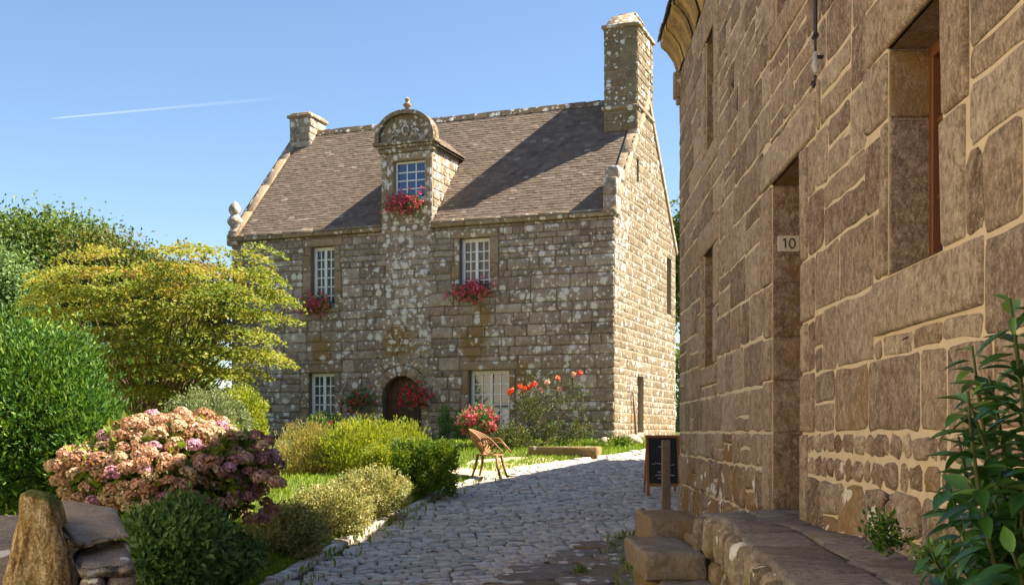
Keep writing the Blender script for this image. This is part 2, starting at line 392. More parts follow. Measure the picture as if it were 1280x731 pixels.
# bedding sheet under the cobbles
mb = MB(); st = .35
for iy in range(int(48/st)):
    y = -8+iy*st
    row = [x for x in np.arange(-4, 13, st) if in_poly(x+st/2, y+st/2, [(a-.06, b) for a, b in street_poly])]
    for x in row:
        mb.add([(x, y, G(x, y)*0+float(np.interp(y, _gy, _gz))+EYE-.012), (x+st, y, float(np.interp(y, _gy, _gz))+EYE-.012), (x+st, y+st, float(np.interp(y+st, _gy, _gz))+EYE-.012), (x, y+st, float(np.interp(y+st, _gy, _gz))+EYE-.012)], [(0, 1, 2, 3)])
tag(mb.build('street_bed', m_joint), kind='structure')
def SG(x, y): return float(np.interp(y, _gy, _gz))+EYE
def cobbles(name, poly, excl, sx, sy, ang, mat, h, joint, colf, jitk=.16, ymax=40):
    mb = MB(); ca, sa = math.cos(ang), math.sin(ang); cor = {}
    def corner(i, j, s):
        if (i, j, s) not in cor: cor[(i, j, s)] = (random.uniform(-jitk, jitk)*sx, random.uniform(-jitk, jitk)*sy)
        return cor[(i, j, s)]
    R = int(46/min(sx, sy))
    for j in range(-R, R):
        off = random.uniform(-.5, .5)*sx; wv = j*sy
        if abs(wv) > 45: continue
        x = -25
        while x < 40:
            wd = sx*random.uniform(.7, 1.35); a, b = x+off, x+off+wd; x += wd
            bend = .12*math.sin(a*.9+j*.05)
            cx0, cy0 = (a+b)/2, wv+sy/2+bend
            gx, gy = cx0*ca-cy0*sa, cx0*sa+cy0*ca+12
            if gy < -3 or gy > ymax or not in_poly(gx, gy, poly) or (excl and in_poly(gx, gy, excl)): continue
            far = gy > 24.5
            jj = joint*random.uniform(.7, 1.5)
            po = outline(a+jj/2, wv+bend+jj/2, b-jj/2, wv+sy+bend-jj/2, .035*sy/.15, .012*sy/.15, step=.12 if not far else .3)
            po = [(p+random.uniform(-1, 1)*jitk*.12*sx, q+random.uniform(-1, 1)*jitk*.12*sy) for p, q in po]
            base = random.uniform(-.008, .008)
            def fr(u, z, hh):
                px, py = u*ca-z*sa, u*sa+z*ca+12
                return (px, py, SG(px, py)+hh+base)
            fr.flip = False
            stone(mb, po, h*random.uniform(.7, 1.3), fr, colf(), .0025, ins=(.008, .024))
    return mb.build(name, mat, smooth=True)
def cc():
    return (random.random()**1.0, 0, random.random()*.25)
tag(cobbles('street', street_poly, flag_poly, .20, .155, math.radians(18), m_cob, .015, .022, cc, .3), kind='structure')
tag(cobbles('paving', flag_poly, None, .62, .4, math.radians(12), m_step, .022, .025, lambda: (random.uniform(.3, .9), random.random()*.2, random.random()*.5), .08), kind='structure')
# kerb: a line of flat edging stones between garden and street
mb = MB(); acc = 0
pts = [Vector((a, b)) for a, b in LE[1:12]]
for p, q in zip(pts[:-1], pts[1:]):
    L = (q-p).length; d = (q-p).normalized(); nrm = Vector((-d.y, d.x)); s_ = 0
    while s_ < L-.05:
        e = min(L, s_+random.uniform(.22, .5)); a = p+d*s_; s_ = e
        ln = e and (p+d*e-a).length
        o = (a.x, a.y, SG(a.x, a.y)); sl_ = (SG(*(p+d*e))-SG(*a))/max(ln, .01)
        def fr(u, z, h, a=a, d=d, nrm=nrm, sl_=sl_): 
            q_ = a+d*u+nrm*z; return (q_.x, q_.y, SG(a.x, a.y)+sl_*u+h)
        fr.flip = False
        stone(mb, outline(.01, -.08, ln-.01, .1+random.uniform(-.03, .03), .03, .006), .05*random.uniform(.7, 1.2), fr, (random.uniform(.3, 1), .3*random.random(), .5*random.random()))
tag(mb.build('kerb', m_cob, smooth=True), kind='structure')
# sunny gravel strip in front of the old house
gp = [GP(*q) for q in [(566, 606), (640, 590.5), (700, 579), (690, 573), (640, 573), (590, 577), (560, 590)]]
bm = bmesh.new(); vs_ = [bm.verts.new((p.x, p.y, G(p.x, p.y)+.045)) for p in gp]; bm.faces.new(vs_)
bmesh.ops.triangulate(bm, faces=bm.faces[:]); bmesh.ops.subdivide_edges(bm, edges=bm.edges[:], cuts=3)
for v_ in bm.verts: v_.co.z = float(G(v_.co.x, v_.co.y))+.03
me = bpy.data.meshes.new('path'); bm.to_mesh(me); bm.free()
tag(obj('path', me, m_gravel), kind='structure')
# ================================================================== the old stone house
CX, CY = 2.434, 27.0; UU = np.array((-.9353, .354, 0)); VV = np.array((.354, .9353, 0)); O = np.array((CX, CY, EYE))
def HF(t, d, z): return tuple(O+UU*t+VV*d+np.array((0, 0, z)))     # house coordinates, z over eye level
def FT(px): k = (px-640)/F; return (CX-CY*k)/(.9353+.354*k)
def FZ(px, py): return (HZ-py)*(CY+.354*FT(px))/F
TM = 10.72; EA = 5.34; DR = 3.3; RZ = 8.82; SL = (RZ-EA)/DR; DD = 2*DR; GB = -.75
house = empty('stone_house', HF(TM/2, 0, -.2), 'old two-storey granite house with steep slate roof, arched door, dormer and flower boxes', 'house')
ff = frame(O, UU, -VV); fg = frame(O, VV, -UU)
fl = frame(HF(TM, 0, 0), VV, UU); fb = frame(HF(0, DD, 0), UU, VV)
def W(x0, x1, y0, y1):
    xm = (x0+x1)/2; return [FT(x1), FT(x0), FZ(xm, y1), FZ(xm, y0)]
wins = {'ul': W(389, 418, 308, 385), 'll': W(386, 418, 466, 534), 'ur': W(574.5, 612, 297, 366), 'lr': W(586, 636.5, 462.5, 536)}
dT0, dT1 = FT(541), FT(478); dwin = [FT(532), FT(493), FZ(512, 249), FZ(512, 201)]
ac = FT(502.5); ar = (FT(478)-FT(527))/2; at_ = FZ(502, 470); acz = at_-ar
surr = []   # dressed surrounds
holes = []; sur_mb = []
def surround(q, jw=.2, lh=.22, fr=ff, sill=.12, mb=None, g0=0):
    if mb is None: mb = MB(); sur_mb.append(mb)
    a, b, c, d = q; jj = .012
    surr_ = [(a-jw*1.2, b+jw*1.2, d, d+lh)]
    z = c
    while z < d-.05:
        e = min(d, z+random.uniform(.35, .6)); 
        if d-e < .15: e = d
        k = random.uniform(.75, 1.3); surr_.append((a-jw*k, a, z, e)); k = random.uniform(.75, 1.3); surr_.append((b, b+jw*k, z, e)); z = e
    if sill: surr_.append((a-jw*.8, b+jw*.8, c-sill, c))
    for s in surr_:
        stone(mb, outline(s[0]+jj/2, s[2]+jj/2, s[1]-jj/2, s[3]-jj/2, .012, .003), .03, fr, (random.uniform(.3, .8), g0+random.random()*.5, random.random()*.5), .003)
    return surr_
sur_all = []
for k, q in wins.items(): sur_all += surround(q)
hole_rects = [tuple(q) for q in wins.values()]
door_h = (ac-ar, ac+ar, GB, at_)
def lich(u, z):
    v_ = .16+.5*max(0, mnoise.noise(Vector((u*.7, z*.9, 3))))
    v_ += .5*max(0, 1-abs(u-1.5)/2.1)*max(0, min(1, (z-.3)/2))*(1 if z < 4.6 else .3)
    v_ += .2*max(0, 1-u/1.6)
    v_ += .5*max(0, 1-abs(u-5.4)/.9)*(1 if z > 1 else .4)
    v_ += .35*max(0, 1-abs(u-7)/1.3)*max(0, 1-abs(z-3.4)/1.6)
    v_ += .3*max(0, min(1, (u-8.6)))
    return min(1, v_)
def ochr(u, z):
    s = 0
    for (a, b, r) in ((FT(402), 2.2, .5), (FT(592), 2.3, .5), (FT(605), 2.9, .35), (ac+.1, 2.4, .6), (FT(655), 1.5, .5)):
        s = max(s, 1-math.hypot(u-a, (z-b)*(.55 if z < b else 1))/r)
    return max(0, s)*1.05+.1
def colF(u, z):
    r_ = min(1, max(0, random.gauss(.42, .24))); l_ = lich(u, z)*random.uniform(.6, 1.3); return lambda a, b: (r_, l_, ochr(a, b))
fh = hole_rects+[door_h]
mb = MB(); zs = courses(GB, EA-.2, .13, .34)
def inner_skip(u, z): return math.hypot(u-ac, z-acz) < ar+.36 and z > acz
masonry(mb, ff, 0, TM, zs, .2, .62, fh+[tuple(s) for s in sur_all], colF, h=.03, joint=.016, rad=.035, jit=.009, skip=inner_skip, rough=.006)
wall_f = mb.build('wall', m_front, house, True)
mb = MB(); backing(mb, ff, 0, TM, GB, EA, fh, depth=.45); bkf = mb.build('mortar', m_mortar_f, wall_f)
for q_ in sur_mb: q_.build('window_surround', m_dress, wall_f, True)
# arch: two rings of voussoirs and dressed jambs
mb = MB()
def ring(r0, r1, n, h, joint=.012, a0=0, a1=PI):
    for i in range(n):
        p0 = a0+(a1-a0)*i/n; p1 = a0+(a1-a0)*(i+1)/n; g_ = joint/r0/2; p0 += g_; p1 -= g_
        po = [(ac+r*math.cos(a), acz+r*math.sin(a)) for r, a in [(r0, p0), (r0, (p0+p1)/2), (r0, p1), (r1-random.uniform(0, .03), p1), (r1, (p0+p1)/2), (r1-random.uniform(0, .03), p0)]]
        if True: po = po[::-1] if False else po
        stone(mb, po, h, ff, (random.uniform(.5, 1), .45, .2), .003, ins=(.008, .02))
ring(ar+.0, ar+.27, 7, .05); ring(ar+.285, ar+.55, 13, .035)
z = GB
while z < acz-.02:
    e = min(acz, z+random.uniform(.3, .45))
    for s in ((ac-ar-.27, ac-ar), (ac+ar, ac+ar+.27)):
        stone(mb, outline(s[0], z+.006, s[1], e-.006, .012, .003), .05, ff, (random.uniform(.4, .9), .3, .2), .003)
    z = e
mb.build('arch_surround', m_dress, wall_f, True)
# intrados of the arch, and the plank door set back in it
mb = MB(); N_ = 20; ring_p = [(ac+ar*math.cos(PI*i/N_), acz+ar*math.sin(PI*i/N_)) for i in range(N_+1)]
for p, q in zip(ring_p[:-1], ring_p[1:]): mb.add([ff(*p, .04), ff(*q, .04), ff(*q, -.4), ff(*p, -.4)], [(0, 1, 2, 3)], (.5, .1, .1))
for i, (p, q) in enumerate(zip(ring_p[:-1], ring_p[1:])):
    c_ = (ac+ar*(1 if p[0] > ac else -1), at_)
    mb.add([ff(*p, -.02), ff(*q, -.02), ff(q[0], at_+.02, -.02), ff(p[0], at_+.02, -.02)], [(0, 1, 2, 3)], (.5, .1, .1))
mb.build('arch_reveal', m_dress, wall_f)
mb = MB(); nb = 7
for i in range(nb):
    a = ac-ar+2*ar*i/nb+.006; b = ac-ar+2*ar*(i+1)/nb-.006
    def tp(x): return acz+math.sqrt(max(0, ar*ar-(x-ac)**2))
    po = [(a, GB), (b, GB), (b, tp(b)), ((a+b)/2, tp((a+b)/2)), (a, tp(a))]
    n = len(po); mb.add([ff(x, y, -.22) for x, y in po]+[ff(x, y, -.27) for x, y in po], [tuple(range(n)), tuple(range(n, 2*n))]+[(k, (k+1) % n, (k+1) % n+n, k+n) for k in range(n)])
for zz in (acz-.05, acz-.95): mb.box((ac-ar+.03, zz, -.22), (ac+ar-.03, zz+.09, -.19), fr=lambda u, z, h: ff(u, z, h))
door = mb.build('door', m_door, house)
mb = MB(); mb.tube([ff(ac-ar*.6, .35, -.2), ff(ac-ar*.6, .35, -.14), ff(ac-ar*.6, .22, -.14), ff(ac-ar*.6, .22, -.2)], .012); mb.build('handle', m_iron, door)
def window(q, cols, rows, fr, parent, back=-.2, glass=m_glass, leaves=2, curtain=True, mat=m_white, lab=None):
    a, b, c, d = q; mb = MB(); B = lambda u0, z0, u1, z1, h0, h1: mb.bbox((u0, z0, h0), (u1, z1, h1), .003, fr=lambda u, z, h: fr(u, z, h))
    t_ = .05; h0, h1 = back-.03, back+.03
    B(a, c, a+t_, d, h0, h1); B(b-t_, c, b, d, h0, h1); B(a+t_, d-t_, b-t_, d, h0, h1); B(a+t_, c, b-t_, c+t_*1.3, h0, h1)
    ia, ib, ic, id_ = a+t_, b-t_, c+t_*1.3, d-t_; lw = (ib-ia)/leaves
    panes = []
    for L in range(leaves):
        la, lb = ia+L*lw, ia+(L+1)*lw; s_ = .038
        if leaves > 1:
            B(la, ic, la+s_, id_, h0+.01, h1+.012); B(lb-s_, ic, lb, id_, h0+.01, h1+.012)
            B(la+s_, id_-s_, lb-s_, id_, h0+.01, h1+.01); B(la+s_, ic, lb-s_, ic+s_*1.5, h0+.01, h1+.01)
        else: s_ = .01
        pa, pb, pc, pd = la+s_, lb-s_, ic+s_, id_-s_
        n = cols
        for i in range(1, n): x = pa+(pb-pa)*i/n; B(x-.015, pc, x+.015, pd, back-.012, back+.018)
        for j in range(1, rows): z = pc+(pd-pc)*j/rows; B(pa, z-.015, pb, z+.015, back-.010, back+.016)
    fo = mb.build('window', mat, parent)
    if lab: fo['label'] = lab
    mb = MB(); mb.add([fr(ia, ic, back), fr(ib, ic, back), fr(ib, id_, back), fr(ia, id_, back)], [(0, 1, 2, 3)]); mb.build('pane', glass, fo)
    if curtain:
        mb = MB(); n = 24
        for i in range(n):
            x0 = ia+(ib-ia)*i/n; x1 = ia+(ib-ia)*(i+1)/n
            if n*.44 < i < n*.52: continue
            e0, e1 = -.12-.006*math.sin(i*2.2), -.12-.006*math.sin((i+1)*2.2)
            mb.add([fr(x0, ic, back+e0), fr(x1, ic, back+e1), fr(x1, id_, back+e1), fr(x0, id_, back+e0)], [(0, 1, 2, 3)])
        mb.build('curtain', m_curtain, fo, True)
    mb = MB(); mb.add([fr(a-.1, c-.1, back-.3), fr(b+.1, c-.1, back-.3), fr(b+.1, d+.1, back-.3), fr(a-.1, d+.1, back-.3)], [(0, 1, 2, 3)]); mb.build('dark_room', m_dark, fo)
    return fo
window(wins['ul'], 2, 6, ff, house); window(wins['ll'], 2, 5, ff, house); window(wins['ur'], 2, 5, ff, house); window(wins['lr'], 2, 5, ff, house)
# right gable (sunlit)
PLg = [(-SL, 1, EA+.12), (SL, 1, EA+.12+SL*DD)]
def gd(px): k = (px-640)/F; return (CX-CY*k)/(.9353*k-.354)
def gz(px, py): return (HZ-py)*(CY+.9353*gd(px))/F
slits = [(gd(795.5), gd(798.5), gz(797, 228), gz(797, 198)), (gd(833.5), gd(839), gz(836, 393), gz(836, 322)), (gd(796.5), gd(804.5), gz(800, 540), gz(800, 470))]
mb = MB(); zs = courses(GB, RZ-.1, .15, .26)
masonry(mb, fg, 0, DD, zs, .22, .5, slits, lambda u, z: (min(1, max(0, random.gauss(.5, .28))), (.55 if u < 1.2 and z > 3 else .1)+.25*random.random(), .25*random.random()+(.25 if z < .4 else 0)), h=.010, joint=.03, rad=.035, jit=.009, planes=PLg)
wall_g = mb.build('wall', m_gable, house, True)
mb = MB(); backing(mb, fg, 0, DD, GB, RZ+.2, slits, PLg, depth=.35); mb.build('mortar', m_mortar_g, wall_g)
for q in slits[:2]: mb = MB(); mb.add([fg(q[0], q[2], -.3), fg(q[1], q[2], -.3), fg(q[1], q[3], -.3), fg(q[0], q[3], -.3)], [(0, 1, 2, 3)]); mb.build('slit_opening', m_dark, wall_g)
mb = MB(); q = slits[2]; masonry(mb, frame(fg(0, 0, -.16), VV, -UU), q[0], q[1], courses(q[2], q[3], .15, .25), .2, .4, [], lambda u, z: (.1, .2, 0), h=.02)
mb.build('dark_recess', m_front, wall_g, True)  # shallow recess filled with stones of one dark tone
# left and rear walls
mb = MB(); 
for frm, n_ in ((fl, DD),):
    masonry(mb, frm, 0, DD, courses(GB, RZ-.1, .25, .4), .3, .8, [], colF, planes=PLg); backing(mb, frm, 0, DD, GB, RZ+.2, [], PLg)
mb.build('wall', m_front, house, True)
mb = MB(); masonry(mb, fb, 0, TM, courses(GB, EA, .25, .4), .3, .8, [], colF); backing(mb, fb, 0, TM, GB, EA, []); mb.build('wall', m_front, house, True)
# cornice under the eaves
for c0_, c1_ in ((0, dT0), (dT1, TM)):
    mb = MB(); x = c0_
    while x < c1_-.01:
        e = min(c1_, x+random.uniform(.7, 1.4)); e = c1_ if c1_-e < .3 else e
        mb.bbox((x+.003, -.13, EA-.2), (e-.003, .02, EA-.03), .02, fr=HF, col=(random.uniform(.4, .9), .15, .45*random.random())); x = e
    mb.build('cornice', m_dress, house, True)
# roof of small slates laid in courses
nrm = math.hypot(1, SL); su, sn = 1/nrm, SL/nrm
def RF(t, s, h, back=False):
    d = -.14+s*su-h*sn; z = EA-.14*SL+s*sn+h*su+.04
    if back: d = DD-d
    return HF(t, d, z)
slen = (DR+.14)/su
def slates(mb, fn, t0, t1, s0, s1, inside=None, sw=.17, ex=.11):
    rows = int((s1-s0)/ex)+1
    for j in range(rows):
        x = t0-(j % 2)*sw/2
        while x < t1:
            wd = sw*random.uniform(.75, 1.2); a, b = max(x, t0), min(x+wd, t1); x += wd
            if b-a < .04: continue
            sa, sb = s0+j*ex+random.uniform(-.008, .008), min(s0+j*ex+ex*1.5, s1)
            if inside and not inside((a+b)/2, (sa+ex/2)): continue
            g_ = .004; k = random.uniform(0, .006); h0, h1 = .015+k*.7, .007
            p = [fn(a+g_, sa, h0), fn(b-g_, sa, h0+random.uniform(-.006, .006)), fn(b-g_, sb, h1), fn(a+g_, sb, h1), fn(a+g_, sa, h0-.016), fn(b-g_, sa, h0-.016)]
            mb.add(p, [(0, 3, 2, 1), (0, 1, 5, 4), (0, 4, 3), (1, 2, 5)], (min(1, max(0, random.gauss(.5, .2))), 0, 0))
mb = MB()
def notdorm(t, s):
    return not (dT0-.02 < t < dT1+.02 and (s*su-.14) < 1.6)
slates(mb, RF, .3, TM-.3, 0, slen, notdorm)
slates(mb, lambda t, s, h: RF(t, s, h, True), .3, TM-.3, 0, slen, sw=.4, ex=.25)
for bk in (False, True):
    for a, b in (((.0, TM),) if bk else ((0, dT0), (dT1, TM))): mb.add([RF(a, 0, 0, bk), RF(b, 0, 0, bk), RF(b, slen, 0, bk), RF(a, slen, 0, bk)], [(0, 1, 2, 3)], (.3, 0, 0))
s_d = (1.6+.14)/su
mb.add([RF(dT0, s_d, 0), RF(dT1, s_d, 0), RF(dT1, slen, 0), RF(dT0, slen, 0)], [(0, 1, 2, 3)], (.3, 0, 0))
roof = mb.build('roof', m_slate, house)
mb = MB(); x = .3
while x < TM-.5:
    e = x+random.uniform(.3, .42)
    p = [HF(x+.01, DR-.16, RZ-.08), HF(x+.01, DR-.06, RZ+.09), HF(x+.01, DR+.06, RZ+.09), HF(x+.01, DR+.16, RZ-.08)]+[HF(e, DR-.16, RZ-.1), HF(e, DR-.06, RZ+.065+random.uniform(0, .03)), HF(e, DR+.06, RZ+.065), HF(e, DR+.16, RZ-.1)]
    mb.add(p, [(0, 1, 2, 3), (4, 7, 6, 5), (0, 4, 5, 1), (1, 5, 6, 2), (2, 6, 7, 3)], (random.random(), .3, .4)); x = e
mb.build('ridge_tiles', m_ridge, roof)
# raked gable copings with kneelers
for t0, t1 in ((-.05, .24), (TM-.24, TM+.05)):
    for bk in (False, True):
        s_ = 0; mb = MB()
        while s_ < slen-.1:
            e = min(slen, s_+random.uniform(.8, 1.3))
            mb.bbox((t0, s_+.002, -.12), (t1, e-.002, .05), .008, fr=lambda t, s, h, bk=bk: RF(t, s, h, bk), col=(random.uniform(.7, 1), .1, .3)); s_ = e
        mb.build('coping', m_dress, roof, True)
# kneeler stones: a tall upright block at the right corner, a ball pinnacle at the left one
mb = MB()
for k, (z0, z1, dx) in enumerate(((EA-.15, EA+.3, .42), (EA+.3, EA+.72, .36), (EA+.72, EA+1.02, .55))):
    mb.bbox((-.07, -.08 if k < 2 else .1, z0), (.26, dx-.1+.12*k, z1-.004), .012, fr=HF, col=(random.uniform(.3, .8), .45, .2), jit=.006)
mb.build('kneeler', m_front, house, True)
mb = MB(); mb.bbox((TM-.22, -.1, EA-.3), (TM+.12, .25, EA+.02), .03, fr=HF, col=(.5, .5, .3)); c_ = HF(TM-.04, .08, EA+.02)
mb.lathe([(.17, 0), (.19, .06), (.13, .12), (.12, .2), (.2, .3), (.21, .38), (.15, .47), (.1, .52), (.13, .57), (.17, .64), (.16, .74), (.1, .82), (.05, .87), (.01, .9)], c_, 16, (.6, .6, .2))
mb.build('pinnacle', m_front, house, True)
# chimneys
def chimney(t0, t1, d0, d1, z0, zc, zt, j=.02, wide=.07, small=False):
    mb = MB(); zz = courses(z0, zc, .17, .26)
    c1 = lambda u, z: (min(1, max(0, random.gauss(.45, .25))), .12+.2*random.random(), .2*random.random())
    walls_ = [(frame(HF(t0, d0, 0), UU, -VV), t1-t0), (frame(HF(t0, d0, 0), VV, -UU), d1-d0), (frame(HF(t1, d0, 0), VV, UU), d1-d0), (frame(HF(t0, d1, 0), UU, VV), t1-t0)]
    for frm, L in walls_: masonry(mb, frm, 0, L, zz, .22, .45, [], c1, h=.02, joint=j, rad=.025, jit=.005)
    ch = mb.build('chimney', m_front if small else m_gable, house, True)
    mb = MB(); mb.box((t0, d0, z0), (t1, d1, zc), fr=HF); mb.build('mortar', m_mortar_g, ch)
    mb = MB(); mb.bbox((t0-wide, d0-wide, zc), (t1+wide, d1+wide, zc+.09), .015, fr=HF, col=(.6, .4, .3))
    if not small:
        i = .16
        a = [HF(t0, d0, zc+.09), HF(t1, d0, zc+.09), HF(t1, d1, zc+.09), HF(t0, d1, zc+.09), HF(t0+i, d0+i, zt-.06), HF(t1-i, d0+i, zt-.1), HF(t1-i, d1-i, zt-.1), HF(t0+i, d1-i, zt-.06)]
        mb.add(a, [(0, 1, 5, 4), (1, 2, 6, 5), (2, 3, 7, 6), (3, 0, 4, 7), (4, 5, 6, 7)], (.7, .5, .2))
        mb.bbox((t0+.12, d0+.3, zt-.07), (t1-.3, d1-.3, zt), .02, fr=HF, col=(.4, .3, .2))
    else: mb.bbox((t0-.01, d0-.01, zc+.09), (t1+.01, d1+.01, zt), .03, fr=HF, col=(.5, .5, .2))
    mb.build('chimney_cap', m_dress, ch, True)
    mb = MB(); mb.bbox((t0-wide*.9, d0-wide, z0+.55 if not small else z0+.25), (t1+wide*.9, d1+wide, z0+.64 if not small else z0+.33), .015, fr=HF, col=(.6, .3, .3)); mb.build('drip_course', m_dress, ch, True)
chimney(.0, .88, 2.2, 3.8, 7.75, 10.4, 10.86); chimney(9.98, 10.64, 2.8, 3.72, 7.95, 9.2, 9.36, small=True)
# dormer
dz1 = 7.17; mb = MB()
fdr = frame(HF(dT0, 0, 0), VV, -UU); fdl = frame(HF(dT1, 0, 0), VV, UU)
dor_s = surround(dwin, .16, .2, fr=frame(HF(0, -.05, 0), UU, -VV), mb=mb, sill=.1, g0=.45)
masonry(mb, frame(HF(0, -.05, 0), UU, -VV), dT0, dT1, courses(EA-.25, dz1, .16, .28), .2, .4, [tuple(dwin)]+[tuple(s) for s in dor_s], lambda u, z: (random.uniform(.3, .9), .85, .2), h=.02, joint=.014)
for frm, s_ in ((fdr, 1), (fdl, 1)):
    masonry(mb, frm, 0, 1.9, courses(EA-.25, dz1, .15, .24), .2, .38, [], lambda u, z: (random.uniform(.3, .9), .7, .2), planes=[(SL, -1, -(EA-.05))], h=.018, joint=.016)
dor = mb.build('dormer', m_dress, house, True)
mb = MB(); backing(mb, frame(HF(0, -.05, 0), UU, -VV), dT0, dT1, EA-.3, dz1+.2, [tuple(dwin)], depth=.3)
for frm in (fdr, fdl): backing(mb, frm, -.05, 1.9, EA-.3, dz1+.1, [], [(SL, -1, -(EA-.05))])
mb.build('mortar', m_mortar_g, dor)
window(dwin, 3, 4, ff, house, back=-.12, glass=m_glass_b, leaves=1, curtain=False, lab='dormer window with panes tinted blue for the reflected sky')
m_ped = stone_mat('weathered_carving', [(0, (.12, .085, .05)), (.5, (.22, .16, .10)), (1, (.32, .25, .16))], lsc=12)
# entablature, curved pediment, finial
tc = (dT0+dT1)/2; hw = (dT1-dT0)/2; mb = MB()
for z0, z1, o in ((dz1-.06, dz1+.05, .06), (dz1+.05, dz1+.12, .11), (dz1+.12, dz1+.2, .17)): mb.bbox((dT0-o, -.07-o, z0), (dT1+o, .1, z1-.002), .015, fr=HF, col=(.5, .45, .3))
n = 18; R_ = hw+.12; hh = FZ(512, 139)-(dz1+.2); arc = [(tc-R_*math.cos(PI*i/n), dz1+.2+hh*math.sin(PI*i/n)**.8) for i in range(n+1)]
def slab(mb, po, h0, h1, col):
    m = len(po); vs_ = [HF(a, h0, b) for a, b in po]+[HF(a, h1, b) for a, b in po]
    mb.add(vs_, [tuple(range(m)), tuple(range(m, 2*m))[::-1]]+[(k, (k+1) % m, (k+1) % m+m, k+m) for k in range(m)], col)
slab(mb, arc, -.08, .12, (.5, .35, .2))
for k, (th, dp) in enumerate(((.1, .2), (.05, .15))):      # moulded archivolt
    for p, q in zip(arc[:-1], arc[1:]):
        def inn(p, th=th+(.05 if k else 0)): return (tc+(p[0]-tc)*(1-th/R_), dz1+.2+(p[1]-dz1-.2)*(1-th/hh))
        i0, i1 = inn(p), inn(q); slab(mb, [p, q, i1, i0], -dp-.02, -.05, (random.uniform(.3, .8), .2, .3))
ped = mb.build('pediment', m_ped, dor)
mb = MB()      # carved relief in the tympanum: scrolls and a central boss
for sx in (-1, 1):
    pts = [(tc+sx*(.16+.11*(1-k/16)*math.cos(k*.62)+.1), dz1+.42+.1*(1-k/16)*math.sin(k*.62)) for k in range(14)]
    mb.tube([HF(a, -.1, b) for a, b in pts], .028, 6, (.9, .9, .1))
    mb.tube([HF(tc+sx*(.3+.05*k), -.1, dz1+.36-.015*k*k*.6+.02*math.sin(k*2)) for k in range(6)], .025, 6, (.8, .9, .1))
mb.tube([HF(tc+.09*math.cos(a), -.1, dz1+.5+.12*math.sin(a)) for a in np.linspace(0, 2*PI, 12, endpoint=False)], .03, 6, (.8, .9, .1), closed=True)
mb.build('carving', m_front, dor, True)
mb = MB(); c_ = HF(tc, .0, FZ(512, 141))
mb.lathe([(.12, -.06), (.1, .02), (.06, .07), (.05, .12), (.1, .17), (.11, .21), (.06, .25), (.035, .28), (.07, .32), (.05, .37), (.01, .4)], c_, 12, (.5, .4, .4)); mb.build('finial', m_dress, dor, True)
mb = MB(); rz_ = dz1+.2+hh*.72; ez = dz1+.12; hw2 = hw+.13; L2 = math.hypot(hw2, rz_-ez)
for sgn in (-1, 1):
    def DF(t, s, h, sgn=sgn):
        # t runs back (d), s runs up the slope
        k = s/L2; return HF(tc+sgn*(hw2*(1-k)), t, ez+(rz_-ez)*k+h)
    slates(mb, DF, .08, 2.35, 0, L2, inside=lambda t, s: t < ((ez+(rz_-ez)*s/L2)-EA)/SL+.1, sw=.18, ex=.12)
    e0, e1 = (ez-EA)/SL+.08, (rz_-EA)/SL+.08
    mb.add([DF(.05, 0, 0), DF(e0, 0, 0), DF(e1, L2, 0), DF(.05, L2, 0)], [(0, 1, 2, 3)], (.3, 0, 0))
    mb.add([DF(.05, 0, -.07), DF(e0, 0, -.07), DF(e1, L2, -.07), DF(.05, L2, -.07)], [(0, 1, 2, 3)], (.3, 0, 0))
mb.build('dormer_roof', m_slate, dor)
# stone strip below the dormer, slightly proud
mb = MB(); masonry(mb, frame(HF(0, -.02, 0), UU, -VV), dT0+.08, dT1-.12, courses(acz+ar+.6, EA-.25, .16, .28), .2, .45, [], lambda u, z: (random.uniform(.3, .9), .8, min(.6, ochr(u, z))), h=.035, joint=.014)
mb.build('pilaster', m_front, wall_f, True)
# ================================================================== the near house on the right
nu = math.hypot(1, WK); RU = np.array((WK/nu, 1/nu, 0)); RN = np.array((-1/nu, WK/nu, 0))
fr_ = frame((WX0, 0, EYE), RU, RN)
near = empty('near_stone_house', (wallx(8), 8, EYE-.8), 'tall granite house with cream joints and number 10 in its doorway, at right', 'house')
U0, U1 = -4.0, 13.86; TOP = 4.42
door_r = (7.08, 8.06, -.56, 1.75); win_a = (4.54, 5.27, .725, 1.775); win_b = (10.92, 11.67, .66, 1.8); win_c = (10.9, 11.5, 2.8, 3.93); win_d = (7.15, 7.93, 2.84, 3.95); win_e = (1.3, 2.1, .725, 1.775)
rh = [door_r, win_a, win_b, win_c, win_d, win_e]; mb = MB(); sp = []
def jamb(cells, lift=.022, tone=(.55, 1)):
    for s in cells:
        sp.append(s); stone(mb, outline(s[0]+.008, s[2]+.009, s[1]-.008, s[3]-.009, .015, .003, .12), lift, fr_, (random.uniform(*tone), 0, .12*random.random()), .003, ins=(.006, .02))
dz = [-.56, -.006, .363, .67, 1.05, 1.75]
jamb([(6.72, 8.38, 1.75, 2.03)], tone=(.8, 1))
for k, (a, b) in enumerate(zip(dz[:-1], dz[1:])):
    jamb([(8.06, 8.06+(.2 if k % 2 else .34), a, b), (7.08-(.34 if k % 2 else .16), 7.08, a, b)])
jamb([(4.2, 5.62, 1.775, 2.06), (4.1, 5.5, .45, .725)], tone=(.75, 1))
for k, (a, b) in enumerate(zip([.725, 1.45, 1.775][:-1], [1.45, 1.775])): jamb([(5.27, 5.27+(.1, .36)[k], a, b)])
for k, (a, b) in enumerate(zip([.725, 1.25, 1.775][:-1], [1.25, 1.775])): jamb([(4.54-(.26, .3)[k], 4.54, a, b)])
for q in (win_b, win_c, win_d, win_e):
    a, b, c, d = q; jamb([(a-.3, b+.3, d, d+.28), (a-.2, b+.2, c-.2, c)], tone=(.7, 1)); m_ = c+(d-c)*.48
    jamb([(a-.2, a, c, m_), (a-.32, a, m_, d), (b, b+.3, c, m_), (b, b+.2, m_, d)])
